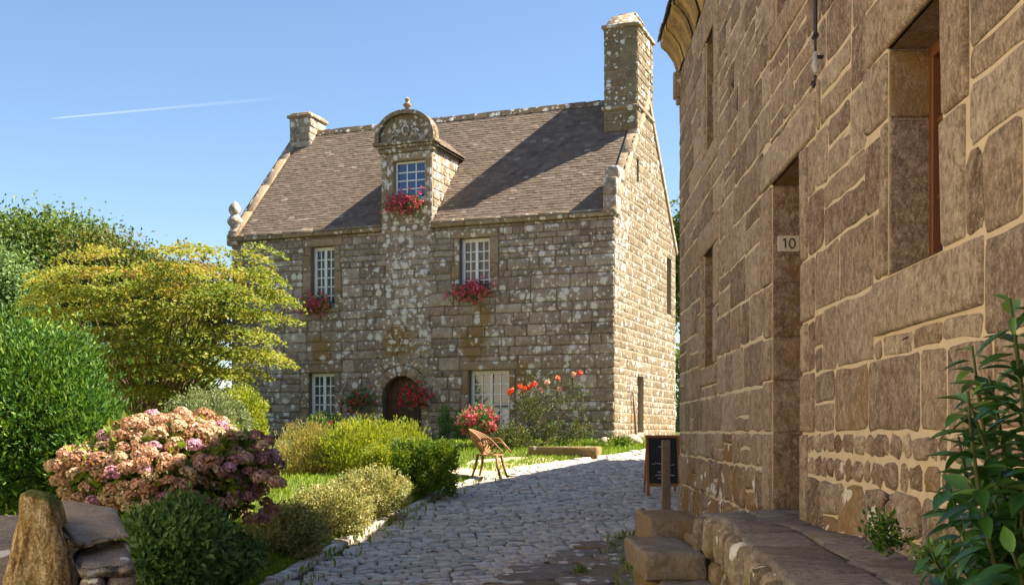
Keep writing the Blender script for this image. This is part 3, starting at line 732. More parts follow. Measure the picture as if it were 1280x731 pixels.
lowz = [-1.75, -1.35, -1.0, -.62, -.27]; upz = [0, .345, .7, 1.06, 1.42, 1.76, 2.08, 2.38, 2.66, 2.92, 3.2, 3.46, 3.72, 3.98, 4.2, TOP]
def colR(u, z):
    g_ = 0; t_ = min(1, max(0, random.gauss(.47, .4)))
    if z < -.15: return (t_*.8, .25*random.random(), .15+.35*random.random()*(1.6 if u > 8 else 1))
    if u < 4.2 and random.random() < .3: t_ *= .4
    return (t_, g_, .35*random.random()**3)
masonry(mb, fr_, U0, U1, lowz, .16, .4, rh+sp, colR, h=.022, joint=.02, rad=.05, jit=.016, rough=.014, split=.3)
masonry(mb, fr_, U0, 7.0, [-.27, -.13, 0], .09, .26, rh+sp, colR, h=.014, joint=.03, rad=.05, jit=.012, rough=.008)
masonry(mb, fr_, 8.1, U1, [-.27, 0], .2, .5, rh+sp, colR, h=.014, joint=.024, rad=.04, jit=.012, rough=.008)
masonry(mb, fr_, U0, U1, upz, .2, .62, rh+sp, colR, h=.008, joint=.02, rad=.03, jit=.011, split=.16, rough=.004)
wn = mb.build('wall', m_right, near, True)
mb = MB(); backing(mb, fr_, U0, U1, -1.8, TOP+.05, rh, depth=.012); mb.build('mortar', m_mortar, wn)
# reveals of the openings, built of the same blocks
for q, cuts, dp in ((door_r, dz, .42), (win_a, [.725, 1.45, 1.775], .36), (win_b, [.66, 1.2, 1.8], .3), (win_c, [2.8, 3.4, 3.93], .3), (win_d, [2.84, 3.4, 3.95], .3), (win_e, [.725, 1.3, 1.775], .3)):
    a, b, c, d = q; mb = MB(); mb2 = mb
    for uu, nn in ((b, -RU), (a, RU)):
        frr = frame(fr_(uu, 0, 0), -RN, nn)
        for z0, z1 in zip(cuts[:-1], cuts[1:]): stone(mb, outline(.004, z0+.007, dp-.002, z1-.007, .01, .002, .12), .012, frr, (random.uniform(.15, .5), 0, .25+.3*random.random()), .002, ins=(.004, .012))
        p = [frr(-.0, c, -.004), frr(dp, c, -.004), frr(dp, d, -.004), frr(0, d, -.004)]; mb2.add(p, [(0, 1, 2, 3)])
    top = [fr_(a, d, .01), fr_(b, d, .01), fr_(b, d, -dp), fr_(a, d, -dp)]; mb.add(top, [(0, 1, 2, 3)], (.4, 0, .5))
    bot = [fr_(a, c, .01), fr_(b, c, .01), fr_(b, c, -dp), fr_(a, c, -dp)]; mb.add(bot, [(0, 1, 2, 3)], (.6, 0, .2))
    mb.build('reveal', m_right, wn, True)
# chamfered inner jamb of the near window
mb = MB(); frr = frame(fr_(5.27, 0, 0), -RN, -RU)
# windows and door set in the openings
def plain_window(q, mat, back=-.27):
    a, b, c, d = q; mb = MB()
    for (u0, z0, u1, z1) in ((a, c, a+.06, d), (b-.06, c, b, d), (a+.06, d-.06, b-.06, d), (a+.06, c, b-.06, c+.07), ((a+b)/2-.03, c+.07, (a+b)/2+.03, d-.06)):
        mb.bbox((u0, z0, back-.05), (u1, z1, back+.02), .004, fr=lambda u, z, h: fr_(u, z, h))
    for k in (1, 2): z = c+(d-c)*k/3; mb.bbox((a+.06, z-.012, back-.03), (b-.06, z+.012, back+.0), .003, fr=lambda u, z, h: fr_(u, z, h))
    w_ = mb.build('window', mat, near)
    mb = MB(); mb.add([fr_(a, c, back-.02), fr_(b, c, back-.02), fr_(b, d, back-.02), fr_(a, d, back-.02)], [(0, 1, 2, 3)]); mb.build('pane', m_glass_b, w_)
    return w_
m_rust = M('rust_brown_wood', (.15, .055, .018), .5, .15, 10, .2)
plain_window(win_a, m_rust, -.2)
for q in (win_b, win_c, win_d, win_e): plain_window(q, m_rust)
mb = MB(); a, b, c, d = door_r
for i in range(6): mb.bbox((a+.0+(b-a)*i/6+.003, c, -.25), (a+(b-a)*(i+1)/6-.003, d, -.2), .005, fr=lambda u, z, h: fr_(u, z, h))
dr = mb.build('door', m_rust, near); mb = MB(); mb.tube([fr_(a+.12, .42, -.2), fr_(a+.12, .42, -.15), fr_(a+.24, .42, -.15)], .011); mb.build('handle', m_iron, dr)
mb = MB(); mb.bbox((6.9, -.03, -.62), (8.2, .42, -.545), .015, fr=lambda u, h, z: fr_(u, z, -h), col=(.5, 0, .3)); mb.build('threshold', m_step, near, True)
# house number plate on the far reveal
frp = frame(fr_(8.06, 0, 0), -RN, -RU); mb = MB()
pz = (HZ-303.5)*8.0/F; ph = .056; pu0, pu1 = .035, .19
mb.bbox((pu0, pz-ph, .014), (pu1, pz+ph, .024), .004, fr=lambda u, z, h: frp(u, z, h)); pl = mb.build('number_plate', m_plate, near)
mb = MB(); k = .0075
x1 = pu0+.052
for p, q in (((x1, pz-.032), (x1, pz+.034)), ((x1, pz+.034), (x1-.016, pz+.02))): mb.tube([frp(*p, .026), frp(*q, .026)], .0052, 6)
cx_ = pu0+.1; mb.tube([frp(cx_+.02*math.cos(a_), pz+.033*math.sin(a_), .026) for a_ in np.linspace(0, 2*PI, 20, endpoint=False)], .0052, 6, closed=True)
mb.build('digits', m_iron, pl)
# the rest of the house body, its eave and roof
mb = MB()
fe = frame(fr_(U1, 0, 0), -RN, RU)
masonry(mb, fe, 0, 7, courses(-1.6, TOP, .28, .36), .3, .7, [], colR, h=.018, joint=.03); backing(mb, fe, 0, 7, -1.8, TOP+.0, [])
for pts in (((U0, 0), (U0, 7)), ((U0, 7), (U1, 7))):
    (a, b), (c, d) = pts; mb.add([fr_(a, -1.8, -b), fr_(c, -1.8, -d), fr_(c, TOP, -d), fr_(a, TOP, -b)], [(0, 1, 2, 3)], (.5, .1, .1))
mb.build('wall', m_right, near, True)
# coved eave: boards flaring out over the wall top
mb = MB(); x = U0; EO = .2; EZ = 4.72; XE = U1+.06
while x < XE:
    e = min(XE, x+.16); c0 = (random.choice((0, .3, .8, 1)), 0, .5*random.random()); j = random.uniform(-.012, .012)
    seg = [(.02, TOP-.06), (.07, TOP+.1), (.15, TOP+.22), (EO+.02, EZ-.02)]
    for (h0, z0), (h1, z1) in zip(seg[:-1], seg[1:]): mb.add([fr_(x, z0, h0+j), fr_(e, z0, h0+j), fr_(e, z1, h1+j), fr_(x, z1, h1+j)], [(0, 1, 2, 3)], c0)
    mb.add([fr_(x+.004, EZ-.02, EO+.02+j), fr_(e-.004, EZ-.02, EO+.02+j), fr_(e-.004, EZ+.05, EO+.03+j), fr_(x+.004, EZ+.05, EO+.03+j)], [(0, 1, 2, 3)], c0)
    x = e
seg = [(.0, TOP-.08), (.07, TOP+.1), (.15, TOP+.22), (EO+.02, EZ-.02), (EO+.02, EZ+.05), (-.2, EZ+.05), (-.2, TOP-.08)]
mb.add([fr_(XE, z, h) for h, z in seg], [tuple(range(len(seg)))], (.1, 0, .2))
for (h0, z0), (h1, z1) in zip(seg[:4], seg[1:5]): mb.add([fr_(U0, z0+.012, h0-.01), fr_(XE-.01, z0+.012, h0-.01), fr_(XE-.01, z1+.012, h1-.01), fr_(U0, z1+.012, h1-.01)], [(0, 1, 2, 3)], (.1, 0, .2))
mb.build('eave', m_soffit, near)
mb = MB(); rs = 3.9
def NR(t, s, h): return fr_(t, EZ+.06+s*.68+h*.73, EO+.06-s*.73+h*.68)
slates(mb, NR, U0-.1, U1+.12, 0, 5.0, sw=.34, ex=.2)
mb.add([NR(U0-.1, 0, 0), NR(U1+.12, 0, 0), NR(U1+.12, 5.1, 0), NR(U0-.1, 5.1, 0)], [(0, 1, 2, 3)], (.3, 0, 0))
p2 = NR(0, 5.1, 0); zt = EZ+.06+5.1*.68; hb = EO+.06-5.1*.73
mb.add([fr_(U0-.1, zt, hb), fr_(U1+.12, zt, hb), fr_(U1+.12, TOP, -7.2), fr_(U0-.1, TOP, -7.2)], [(0, 1, 2, 3)], (.3, 0, 0))
mb.build('roof', m_slate, near)
for u in (U0, U1-.0): mb = MB(); mb.add([fr_(u, TOP-.02, 0), fr_(u, TOP-.02, -7.1), fr_(u, zt-.1, hb)], [(0, 1, 2)], (.5, .1, .1)); mb.build('gable', m_right, near)
mb = MB(); mb.bbox((13.75, 4.05, -.02), (13.9, 4.36, .085), .012, fr=lambda u, z, h: fr_(u, z, h), col=(.4, .2, .1), jit=.006); mb.bbox((13.78, 3.98, -.0), (13.88, 4.05, .05), .01, fr=lambda u, z, h: fr_(u, z, h)); mb.build('corbel', m_dress, near, True)
# electricity cable with insulator and hook
cab = empty('wall_cable', fr_(6.52, 2.5, .05), 'black electric cable ending in a white insulator and iron hook on the right-hand wall', 'cable')
mb = MB(); mb.tube([fr_(6.52, TOP-.05, .05), fr_(6.525, 3.2, .055), fr_(6.515, 2.62, .05), fr_(6.52, 2.28, .05)], .012, 7); 
mb.tube([fr_(6.50, 2.27, .05), fr_(6.545, 2.27, .05)], .018); mb.build('cable', m_iron, cab)
mb = MB(); mb.tube([fr_(6.52, 2.06, .045), fr_(6.52, 2.1, .05), fr_(6.52, 2.13, .05), fr_(6.52, 2.18, .05)], [.012, .024, .016, .010], 10); mb.build('insulator', M('porcelain', (.4, .4, .38), .25, .05), cab)
mb = MB(); mb.tube([fr_(6.52+.035*math.sin(a_)-.005, 2.04-.04*math.cos(a_)-.02, .06) for a_ in np.linspace(-1.9, 1.6, 10)], .009, 7); mb.build('hook', m_iron, cab)
mb = MB(); mb.tube([fr_(6.52, 2.26, .05), fr_(6.52, 2.17, .05)], .008); mb.build('rod', m_iron, cab)
mb = MB(); mb.tube([fr_(6.52, 2.15, .0), fr_(6.52, 2.15, .06)], .012); mb.build('bracket', m_iron, cab)
# ================================================================== raised terrace and steps at the right wall
ter = empty('stone_terrace', (1.5, 5, .2), 'raised flagstone terrace with a rough mossy edge along the foot of the right-hand house', 'terrace')
TZ = EYE-.555
def tex_(y): return np.interp(y, [-4, 1, 4.09, 5.6, 7.1, 7.9], [.35, .66, .99, 1.16, 1.325, 1.27])
mb = MB(); y = -3.5
while y < 7.7:
    e = min(7.75, y+random.uniform(.45, .75)); xl0, xl1 = tex_(y), tex_(e); xr = wallx(e)+.0
    cut = random.uniform(.4, .6)
    for a, b in ((0, cut), (cut, 1)):
        def fr2(u, z, h, y=y, e=e, xl0=xl0, xl1=xl1):
            yy = y+(e-y)*z; x0 = xl0+(xl1-xl0)*z; x1 = wallx(yy)+.01; return (x0+(x1-x0)*u, yy, TZ+h+.012*math.sin(yy*3+u*4))
        fr2.flip = False
        po = [(a+.012, .02), ((a+b)/2, .015), (b-.012, .02), (b-.01, .5), (b-.012, .98), ((a+b)/2, .985), (a+.012, .98), (a+.008, .5)]
        po = [(p+random.uniform(-.012, .012), q+random.uniform(-.012, .012)) for p, q in po]
        vs_ = []; n = len(po); cu, cz = (a+b)/2, .5
        for s_, h in ((1, -.05), (1, .0), (.96, .014), (.86, .02)): vs_ += [fr2(cu+(p-cu)*s_, cz+(q-cz)*s_, h+random.uniform(-.003, .003)) for p, q in po]
        vs_.append(fr2(cu, cz, .02)); fs = [(r*n+i, r*n+(i+1) % n, (r+1)*n+(i+1) % n, (r+1)*n+i) for r in range(3) for i in range(n)]+[(3*n+i, 3*n+(i+1) % n, 4*n) for i in range(n)]
        mb.add(vs_, fs, (random.uniform(.3, .9), 0, .35*random.random()))
    y = e
mb.build('paving', m_step, ter, True)
mb = MB()   # core and joints
for y0 in np.arange(-3.5, 7.7, .35):
    y1 = min(7.7, y0+.35); a0, a1 = tex_(y0)+.03, tex_(y1)+.03
    mb.add([(a0, y0, 0), (a1, y1, 0), (a1, y1, TZ-.002), (a0, y0, TZ-.002), (wallx(y0), y0, TZ-.002), (wallx(y1), y1, TZ-.002)], [(0, 1, 2, 3), (3, 2, 5, 4)])
mb.add([(tex_(7.7)+.03, 7.7, 0), (wallx(7.7), 7.7, 0), (wallx(7.7), 7.7, TZ-.002), (tex_(7.7)+.03, 7.7, TZ-.002)], [(0, 1, 2, 3)])
mb.build('core', m_joint, ter)
mb = MB()   # rough edge stones, thin and upright, weathered
yb = list(np.arange(-3.5, 7.7, .5))+[7.72]
for y0, y1 in zip(yb[:-1], yb[1:]):
    p = np.array((tex_(y0), y0, TZ)); q = np.array((tex_(y1), y1, TZ)); d = q-p; L = np.linalg.norm(d); d /= L
    frm = frame(p, d, (-d[1], d[0], 0))
    masonry(mb, frm, 0, L, [-1.15, -.78, -.5, -.27, -.0], .09, .22, [], lambda u, z: (random.random(), .1, .15+.4*random.random()), h=.05, joint=.014, rad=.05, jit=.012, rough=.014, split=0)
p = np.array((tex_(7.72), 7.75, TZ)); masonry(mb, frame(p, (1, 0, 0), (0, 1, 0)), 0, .5, [-1.1, -.8, -.5, -.25, 0], .15, .3, [], lambda u, z: (random.random(), .3, .5), h=.04)
mb.build('edge_wall', m_side, ter, True)
def rough_block(lo, hi, b=.035, sub=5, amp=.014, col=(.5, 0, .3)):
    bm = bmesh.new(); bmesh.ops.create_cube(bm, size=1)
    for v in bm.verts: v.co = Vector([lo[i]+(v.co[i]+.5)*(hi[i]-lo[i])+random.uniform(-.015, .015) for i in range(3)])
    bmesh.ops.bevel(bm, geom=bm.edges[:], offset=b, segments=3, affect='EDGES', profile=.5)
    bmesh.ops.subdivide_edges(bm, edges=[e for e in bm.edges if e.calc_length() > .12], cuts=sub, use_grid_fill=True)
    bmesh.ops.triangulate(bm, faces=bm.faces[:])
    bm.normal_update()
    for v in bm.verts: v.co += v.normal*amp*(mnoise.noise(v.co*6)+.6*mnoise.noise(v.co*17))
    mb = MB(); bm.verts.ensure_lookup_table(); mb.add([tuple(v.co) for v in bm.verts], [tuple(v.index for v in f.verts) for f in bm.faces], col); bm.free(); return mb
st_ = empty('stone_steps', (1.05, 7.6, .1), 'short flight of worn mossy granite blocks climbing to the terrace, beside the street', 'steps')
rough_block((1.02, 8.5, .0), (1.42, 9.35, EYE-.64), b=.025, amp=.018, col=(.7, 0, .55)).build('step', m_step, st_, True)
b_ = rough_block((.85, 7.28, EYE-.97), (1.25, 8.47, EYE-.78), b=.025, amp=.018, col=(.75, 0, .4)).build('step', m_step, st_, True); rough_block((.90, 7.36, -.05), (1.24, 8.45, EYE-.975), amp=.03, col=(.2, 0, .6)).build('base_stone', m_side, b_, True)
rough_block((.93, 6.4, -.05), (1.28, 7.26, EYE-.955), amp=.02, col=(.5, 0, .3)).build('step', m_step, st_, True)
rough_block((1.28, 7.3, 0), (1.42, 8.45, EYE-.72), amp=.03, col=(.3, 0, .5)).build('side_stone', m_side, st_, True)
# fallen rubble / earth at the foot of the wall beyond the terrace
mb = MB(); frm = frame(fr_(7.7, 0, 0), RU, RN)
bm = bmesh.new(); n = 26; rows = []
for i in range(n+1):
    u = 7.6+(13.9-7.6)*i/n; row = []
    zt_ = np.interp(u, [7.6, 8.4, 10, 13.9], [-.56, -.62, -.76, -.99])
    for k in range(5):
        hh_ = k*.11; x, y, z = fr_(u, 0, hh_-.02); g0 = SG(x, y); z_ = EYE+zt_-.02-(k*k)*.03; z_ = max(z_ if k < 4 else g0, g0-.01)
        row.append(bm.verts.new((x, y, z_+.02*mnoise.noise(Vector((x*5, y*5, k))))))
    rows.append(row)
for a, b in zip(rows[:-1], rows[1:]):
    for k in range(4): bm.faces.new((a[k], b[k], b[k+1], a[k+1]))
me = bpy.data.meshes.new('earth_bank'); bm.to_mesh(me); bm.free(); tag(obj('earth_bank', me, m_joint, smooth=True), kind='structure')
# ------------------------------------------------------------------ unseen granite houses added behind the corner to shade the street
nb = empty('street_shade_house', (7, 19, .5), 'granite house behind the corner of the near house, with rusty brown shutters', 'house')
fn = frame((3.75, 14.0, EYE), (.0, 1, 0), (-1, .0, 0)); NE = 4.7; NL = 5.2; mb = MB()
NH = [(.9, 1.8, 1.2, 2.4), (3.4, 4.3, 1.2, 2.4), (2.1, 3.0, -1.2, 1)]
def added_house(e, fn, NE, NL, NH, dep, mw, mm, masonry_on=True, slate=True, rl=4.2):
    mb = MB()
    if masonry_on:
        masonry(mb, fn, 0, NL, courses(-1.5, NE, .25, .35), .3, .7, NH, colR, h=.018, joint=.03)
        U_ = np.array(fn(1, 0, 0))-np.array(fn(0, 0, 0)); N_ = np.array(fn(0, 0, 1))-np.array(fn(0, 0, 0))
        masonry(mb, frame(fn(NL, 0, 0), -N_, U_), 0, dep, courses(-1.2, NE, .25, .35), .3, .7, [], colR, h=.018, joint=.03)
        wq = mb.build('wall', mw, e, True); mb = MB(); pw = wq
    else: pw = e
    backing(mb, fn, 0, NL, -1.8, NE, NH, depth=.25); q = [(0, 0), (0, -dep), (NL, -dep), (NL, 0)]
    for (a, b), (c, d) in zip(q[:-1], q[1:]): mb.add([fn(a, -1.8, b), fn(c, -1.8, d), fn(c, NE, d), fn(a, NE, b)], [(0, 1, 2, 3)])
    mb.build('mortar' if masonry_on else 'wall', mm, pw)
    for a, b, c, d in NH:
        mb = MB()
        for i in (0, 1): mb.bbox((a+(b-a)*i/2+.01, c, -.2), (a+(b-a)*(i+1)/2-.01, d, -.15), .01, fr=lambda u, z, h: fn(u, z, h))
        mb.build('shutter', m_rust if masonry_on else m_white, e)
    mb = MB(); NF = lambda t, s, h: fn(t, NE+s*.68+h*.73, .25-s*.73+h*.68)
    slates(mb, NF, -.0, NL+.2, 0, rl, sw=.34, ex=.22); mb.add([NF(0, 0, 0), NF(NL+.2, 0, 0), NF(NL+.2, rl, 0), NF(0, rl, 0)], [(0, 1, 2, 3)], (.3, 0, 0))
    mb.add([NF(0, rl, 0), NF(NL+.2, rl, 0), fn(NL+.2, NE, -dep-.2), fn(0, NE, -dep-.2)], [(0, 1, 2, 3)], (.3, 0, 0)); mb.build('roof', m_slate, e)
    for t in (0.02, NL): mb = MB(); mb.add([fn(t, NE-.05, 0), fn(t, NE-.05, -dep), NF(t, rl-.05, 0)], [(0, 1, 2)], (.6, 0, 0)); mb.build('gable', mm, e)
added_house(nb, fn, NE, NL, NH, 6, m_right, m_mortar)
ob = empty('street_shade_annex', (6, 21.3, 1), 'low granite outbuilding behind the corner of the near house', 'house')
added_house(ob, frame((3.95, 19.25, EYE), (.5, .866, 0), (-.866, .5, 0)), 4.4, 5.0, [(1.4, 2.5, -.9, 1.1)], 4, m_right, m_mortar, rl=2.8)  # unseen, added and set at a slant for the shadow edge along the kerb
# cream houses and gravel added out of frame to bounce sunlight into the shade
m_render = M('cream_render', (.74, .63, .46), .95, .06, 3, .3, .01)
yh = empty('sun_bounce_house', (-7.5, -3, 0), 'cream rendered house with white shutters on the sunny side of the street', 'house')
added_house(yh, frame((-6.6, 7.5, EYE), (0, -1, 0), (1, 0, 0)), 5.0, 21, [(2+k*3.4, 3+k*3.4, z_, z_+1.3) for k in range(6) for z_ in (-.6, 2.4)], 6, m_render, m_render, masonry_on=False)
y2 = empty('sun_bounce_house', (-12, 17, 0), 'tall cream rendered house at the left edge of the garden, beyond the evergreen bush', 'house')  # just outside the frame, added to bounce sunlight onto the old house front
added_house(y2, frame((-10.4, 22.0, EYE), (0.05, -1, 0), (1, .05, 0)), 5.6, 12, [(1.5+k*2.8, 2.5+k*2.8, z_, z_+1.3) for k in range(4) for z_ in (-.2, 2.8)], 6, m_render, m_render, masonry_on=False)
mb = MB(); pts_ = [(-6.6, 7.5), (-6.6, -14), (-3.5, -14), (-3.3, -6), (-3.25, 3.2), (-3.6, 7.5)]; mb.add([(x, y, float(G(x, y))+.03) for x, y in pts_], [tuple(range(6))]); tag(mb.build('bounce_yard', M('bounce_yard_gravel', (.56, .47, .33), .95, .15, 30, .6, .01)), kind='structure')  # pale ground added out of view to bounce sunlight onto the right-hand wall
# ================================================================== left foreground wall
gw = empty('garden_wall', (-2.3, 5.6, .3), 'low weathered stone wall end with ochre lichen and moss, bottom left corner', 'wall')
def blob_stone(corners_lo, corners_hi, mat, name, parent, amp, col, streak=False, mossy=None):
    bm = bmesh.new(); vs_ = [bm.verts.new(p) for p in corners_lo+corners_hi]
    for f_ in ((3, 2, 1, 0), (4, 5, 6, 7), (0, 1, 5, 4), (1, 2, 6, 5), (2, 3, 7, 6), (3, 0, 4, 7)): bm.faces.new([vs_[i] for i in f_])
    bmesh.ops.bevel(bm, geom=bm.edges[:], offset=.04, segments=3, affect='EDGES', profile=.5)
    bmesh.ops.subdivide_edges(bm, edges=[e for e in bm.edges if e.calc_length() > .08], cuts=9 if streak else 4, use_grid_fill=True)
    bmesh.ops.triangulate(bm, faces=bm.faces[:]); bm.normal_update()
    for v in bm.verts:
        q = Vector((v.co.x*14, v.co.y*14, v.co.z*2.2)) if streak else v.co*8
        v.co += v.normal*amp*(mnoise.noise(q)+.6*mnoise.noise(q*2.3))
    mb = MB(); mb.add([tuple(v.co) for v in bm.verts], [tuple(v.index for v in f.verts) for f in bm.faces], col); bm.free()
    return mb.build(name, mat, parent, True)
m_straw = None
t = NT('ochre_lichened_rock'); p = t.pos(); mp = t.n('Mapping', Vector=p); mp.inputs['Scale'].default_value = (13, 13, 3.6)
n1 = t.noise(mp.outputs[0], 2.2, 6, .7, .3); n2 = t.noise(p, 3.2, 5, .6); n3 = t.noise(mp.outputs[0], 6, 3)
c = t.ramp(n1, [(.34, (.07, .04, .015)), (.45, (.28, .18, .07)), (.55, (.5, .37, .18)), (.66, (.7, .58, .36))])
c = t.mix(t.ramp(n2, [(.45, (0, 0, 0)), (.68, (.7, .7, .7))]), c, (.40, .24, .05))
nz_ = t.n('SeparateXYZ', Vector=t.n('NewGeometry').outputs['Normal']).outputs[2]; c = t.mix(t.ramp(t.math('ADD', nz_, t.math('MULTIPLY', n2, .8)), [(.75, (0, 0, 0)), (1.0, (.9, .9, .9))]), c, (.13, .17, .03))
n6 = t.noise(p, 75, 3, .8); c = t.mix(t.ramp(n6, [(.4, (.6, .6, .6)), (.55, (0, 0, 0))]), c, (.09, .06, .025)); c = t.mix(t.ramp(n6, [(.58, (0, 0, 0)), (.7, (.6, .6, .6))]), c, (.72, .62, .42))
m_straw = t.fin(c, .95, t.mix(.5, t.mix(.4, n1, n3), n6), 1, .03, .1)
A = lambda px, py, Y: tuple(P(px, py, Y))
blob_stone([A(2, 760, 5.0), A(97, 760, 5.0), A(85, 760, 5.6), A(2, 760, 5.6)], [A(28, 613, 5.05), A(62, 619, 5.02), A(74, 622, 5.5), A(28, 614, 5.55)], m_straw, 'rock_face', gw, .034, (.5, 0, 0), True)
blob_stone([A(96, 684, 5.12), A(158, 672, 5.25), A(150, 655, 5.85), A(60, 660, 5.9)], [A(90, 678, 5.15), A(154, 668, 5.28), A(148, 632, 5.95), A(52, 619, 6.0)], m_dress, 'capstone', gw, .014, (.9, .1, .25))  # paler, warmer stone tone stands in for sunshine on this upper slab
blob_stone([A(100, 722, 4.95), A(170, 715, 5.02), A(160, 700, 5.4), A(90, 700, 5.4)], [A(97, 712, 4.95), A(167, 707, 5.02), A(160, 671, 5.4), A(92, 683, 5.35)], m_step, 'capstone', gw, .02, (.8, .2, 0))
blob_stone([A(100, 800, 4.95), A(132, 800, 4.97), A(128, 790, 5.4), A(98, 790, 5.4)], [A(100, 722, 4.95), A(132, 718, 4.97), A(130, 712, 5.4), A(98, 712, 5.4)], m_step, 'stone', gw, .02, (.4, .2, .2))
blob_stone([A(134, 800, 4.97), A(174, 800, 5.02), A(166, 790, 5.4), A(134, 790, 5.4)], [A(134, 718, 4.97), A(172, 715, 5.02), A(166, 708, 5.4), A(134, 710, 5.4)], m_step, 'stone', gw, .02, (.2, .2, .2))
blob_stone([(-2.9, 5.0, .0), (-2.22, 5.0, 0), (-2.2, 6.0, 0), (-3.0, 6.0, 0)], [(-2.85, 5.3, .95), (-2.1, 5.2, .95), (-2.15, 6.2, 1.15), (-3.0, 6.3, 1.15)], m_step, 'stone', gw, .02, (.4, .2, .2))
mbw = MB(); masonry(mbw, frame((-3.05, 5.2, EYE), (-1, .12, 0), (-.12, -1, 0)), 0, 4, [-1.6, -1.3, -1.0, -.75, -.5], .2, .5, [], lambda u, z: (random.random(), .3, .6), h=.04); mbw.box((0, -.5, -1.6), (4, -.01, -.5), fr=lambda u, h, z: frame((-3.05, 5.2, EYE), (-1, .12, 0), (-.12, -1, 0))(u, z, h)); mbw.build('wall', m_step, gw, True)
# ================================================================== vegetation
def leaves_mesh(name, C, D, Nn, L, Wd, tone, fold=.0):
    """diamond leaves; C centres, D long axis, Nn normals"""
    n = len(C); D = D/np.maximum(np.linalg.norm(D, axis=1, keepdims=True), 1e-9); S = np.cross(D, Nn); S /= np.maximum(np.linalg.norm(S, axis=1, keepdims=True), 1e-9)
    Up = np.cross(S, D)
    L = np.broadcast_to(L, n)[:, None]; Wd = np.broadcast_to(Wd, n)[:, None]
    v = np.stack([C-D*L/2, C+S*Wd/2+Up*Wd*.2-D*L*.05, C+D*L/2, C-S*Wd/2+Up*Wd*.2-D*L*.05], 1).reshape(-1, 3)
    f = np.arange(4*n).reshape(n, 4)
    me = bpy.data.meshes.new(name); me.from_pydata(v.tolist(), [], f.tolist())
    ca = me.color_attributes.new('Col', 'FLOAT_COLOR', 'POINT'); a = np.zeros((4*n, 4), np.float32); a[:, 3] = 1; a[:, 0] = np.repeat(np.clip(tone, 0, 1), 4)
    ca.data.foreach_set('color', a.ravel()); return me
def rdir(n, up=0.0):
    d = rng.normal(size=(n, 3)); d[:, 2] += up; return d/np.linalg.norm(d, axis=1, keepdims=True)
def clumps(c, r, nclump, per, cr, squash=1.0, inner=.15, zmin=-1.0, bias=.0, boxy=0):
    """leaf points gathered in clumps over an ellipsoid (or rounded box)"""
    c = np.array(c, float); r = np.array(r, float)
    u = rdir(nclump*3); u = u[u[:, 2] > zmin][:nclump]
    if boxy:
        m_ = len(u); u = rng.uniform(-1, 1, (m_, 3)); ax_ = rng.choice(3, m_, p=(.3, .35, .35)); sg_ = rng.choice((-1., 1.), m_); sg_ = np.where(ax_ == 2, 1., sg_); u[np.arange(m_), ax_] = sg_*rng.uniform(.9, 1.02, m_)
    k = 1-rng.random(len(u))**2.2*.5
    k[:int(len(u)*inner)] *= .6
    cc_ = c+u*r*k[:, None]; off = rng.normal(size=(len(u), per, 3))*cr*.5; off[..., 2] *= squash
    pts = (cc_[:, None, :]+off).reshape(-1, 3); nr = np.repeat(u, per, axis=0)
    tone = np.repeat(rng.normal(size=len(u))*.16, per)+rng.normal(size=len(pts))*.14+.5
    return pts, nr, tone
def bush(name, label, cat, parts, mat, L, Wd, stem=None, base=None, group=None, up=.4, bark=True, droop=0, tone_shift=0, extra=None):
    P_, N_, T_ = [], [], []
    for a in parts:
        p, n, t_ = clumps(*a[0], **a[1]); P_.append(p); N_.append(n); T_.append(t_)
    p = np.concatenate(P_); n = np.concatenate(N_); t_ = np.concatenate(T_)+tone_shift
    # the tops of young shoots are the plant's yellower growth
    D = n*.7+rdir(len(p))*.8; D[:, 2] += up-droop; Nn = n*.8+rdir(len(p), .3)*.7
    gz_ = G(p[:, 0], p[:, 1]); keep = p[:, 2] > gz_+.01; p, D, Nn, t_ = p[keep], D[keep], Nn[keep], t_[keep]
    c = np.mean(p, axis=0) if base is None else np.array(base)
    e = empty(name, (float(c[0]), float(c[1]), float(G(c[0], c[1]))), label, cat, group)
    Ls = L*rng.uniform(.6, 1.3, len(p)); obj('foliage', leaves_mesh('foliage', p, D, Nn, Ls, Ls*Wd, t_), mat, e)
    if bark:
        mb = MB(); b = Vector((float(c[0]), float(c[1]), float(G(c[0], c[1]))-.03))
        for k in range(9):
            q = Vector(p[rng.integers(len(p))].tolist()); mid = b.lerp(q, .5)+Vector(rng.normal(size=3)*.04); o_ = Vector((*(rng.normal(size=2)*.04), 0))
            mb.tube([b+o_, mid, b.lerp(q, .85)], [.018, .012, .005], 5)
        mb.build('stem', m_bark, e)
    return e
def E(px, py, Y, rx, rz, ry=None, **k):  # ellipsoid from photo pixels
    c = P(px, py, Y); return (c.x, c.y, c.z), (rx/F*Y, (ry if ry else rx/F*Y), rz/F*Y)
lm_maple = leaf_mat('maple_leaf', [(0, (.10, .16, .02)), (.35, (.2, .25, .035)), (.65, (.33, .33, .06)), (.85, (.4, .27, .07)), (1, (.36, .18, .07))], .42)
lm_oak = leaf_mat('oak_leaf', [(0, (.06, .11, .02)), (.5, (.12, .19, .03)), (1, (.26, .28, .06))], .35)
lm_ever = leaf_mat('evergreen_leaf', [(0, (.022, .07, .012)), (.5, (.06, .155, .02)), (1, (.22, .32, .04))], .3)
lm_yel = leaf_mat('yellow_green_leaf', [(0, (.10, .16, .015)), (.5, (.26, .32, .02)), (1, (.46, .42, .06))], .4)
lm_box = leaf_mat('box_leaf', [(0, (.03, .075, .01)), (.5, (.10, .18, .018)), (1, (.36, .38, .04))], .3)
lm_var = leaf_mat('variegated_leaf', [(0, (.09, .13, .03)), (.4, (.25, .26, .08)), (.7, (.48, .43, .19)), (1, (.66, .6, .36))], .3)
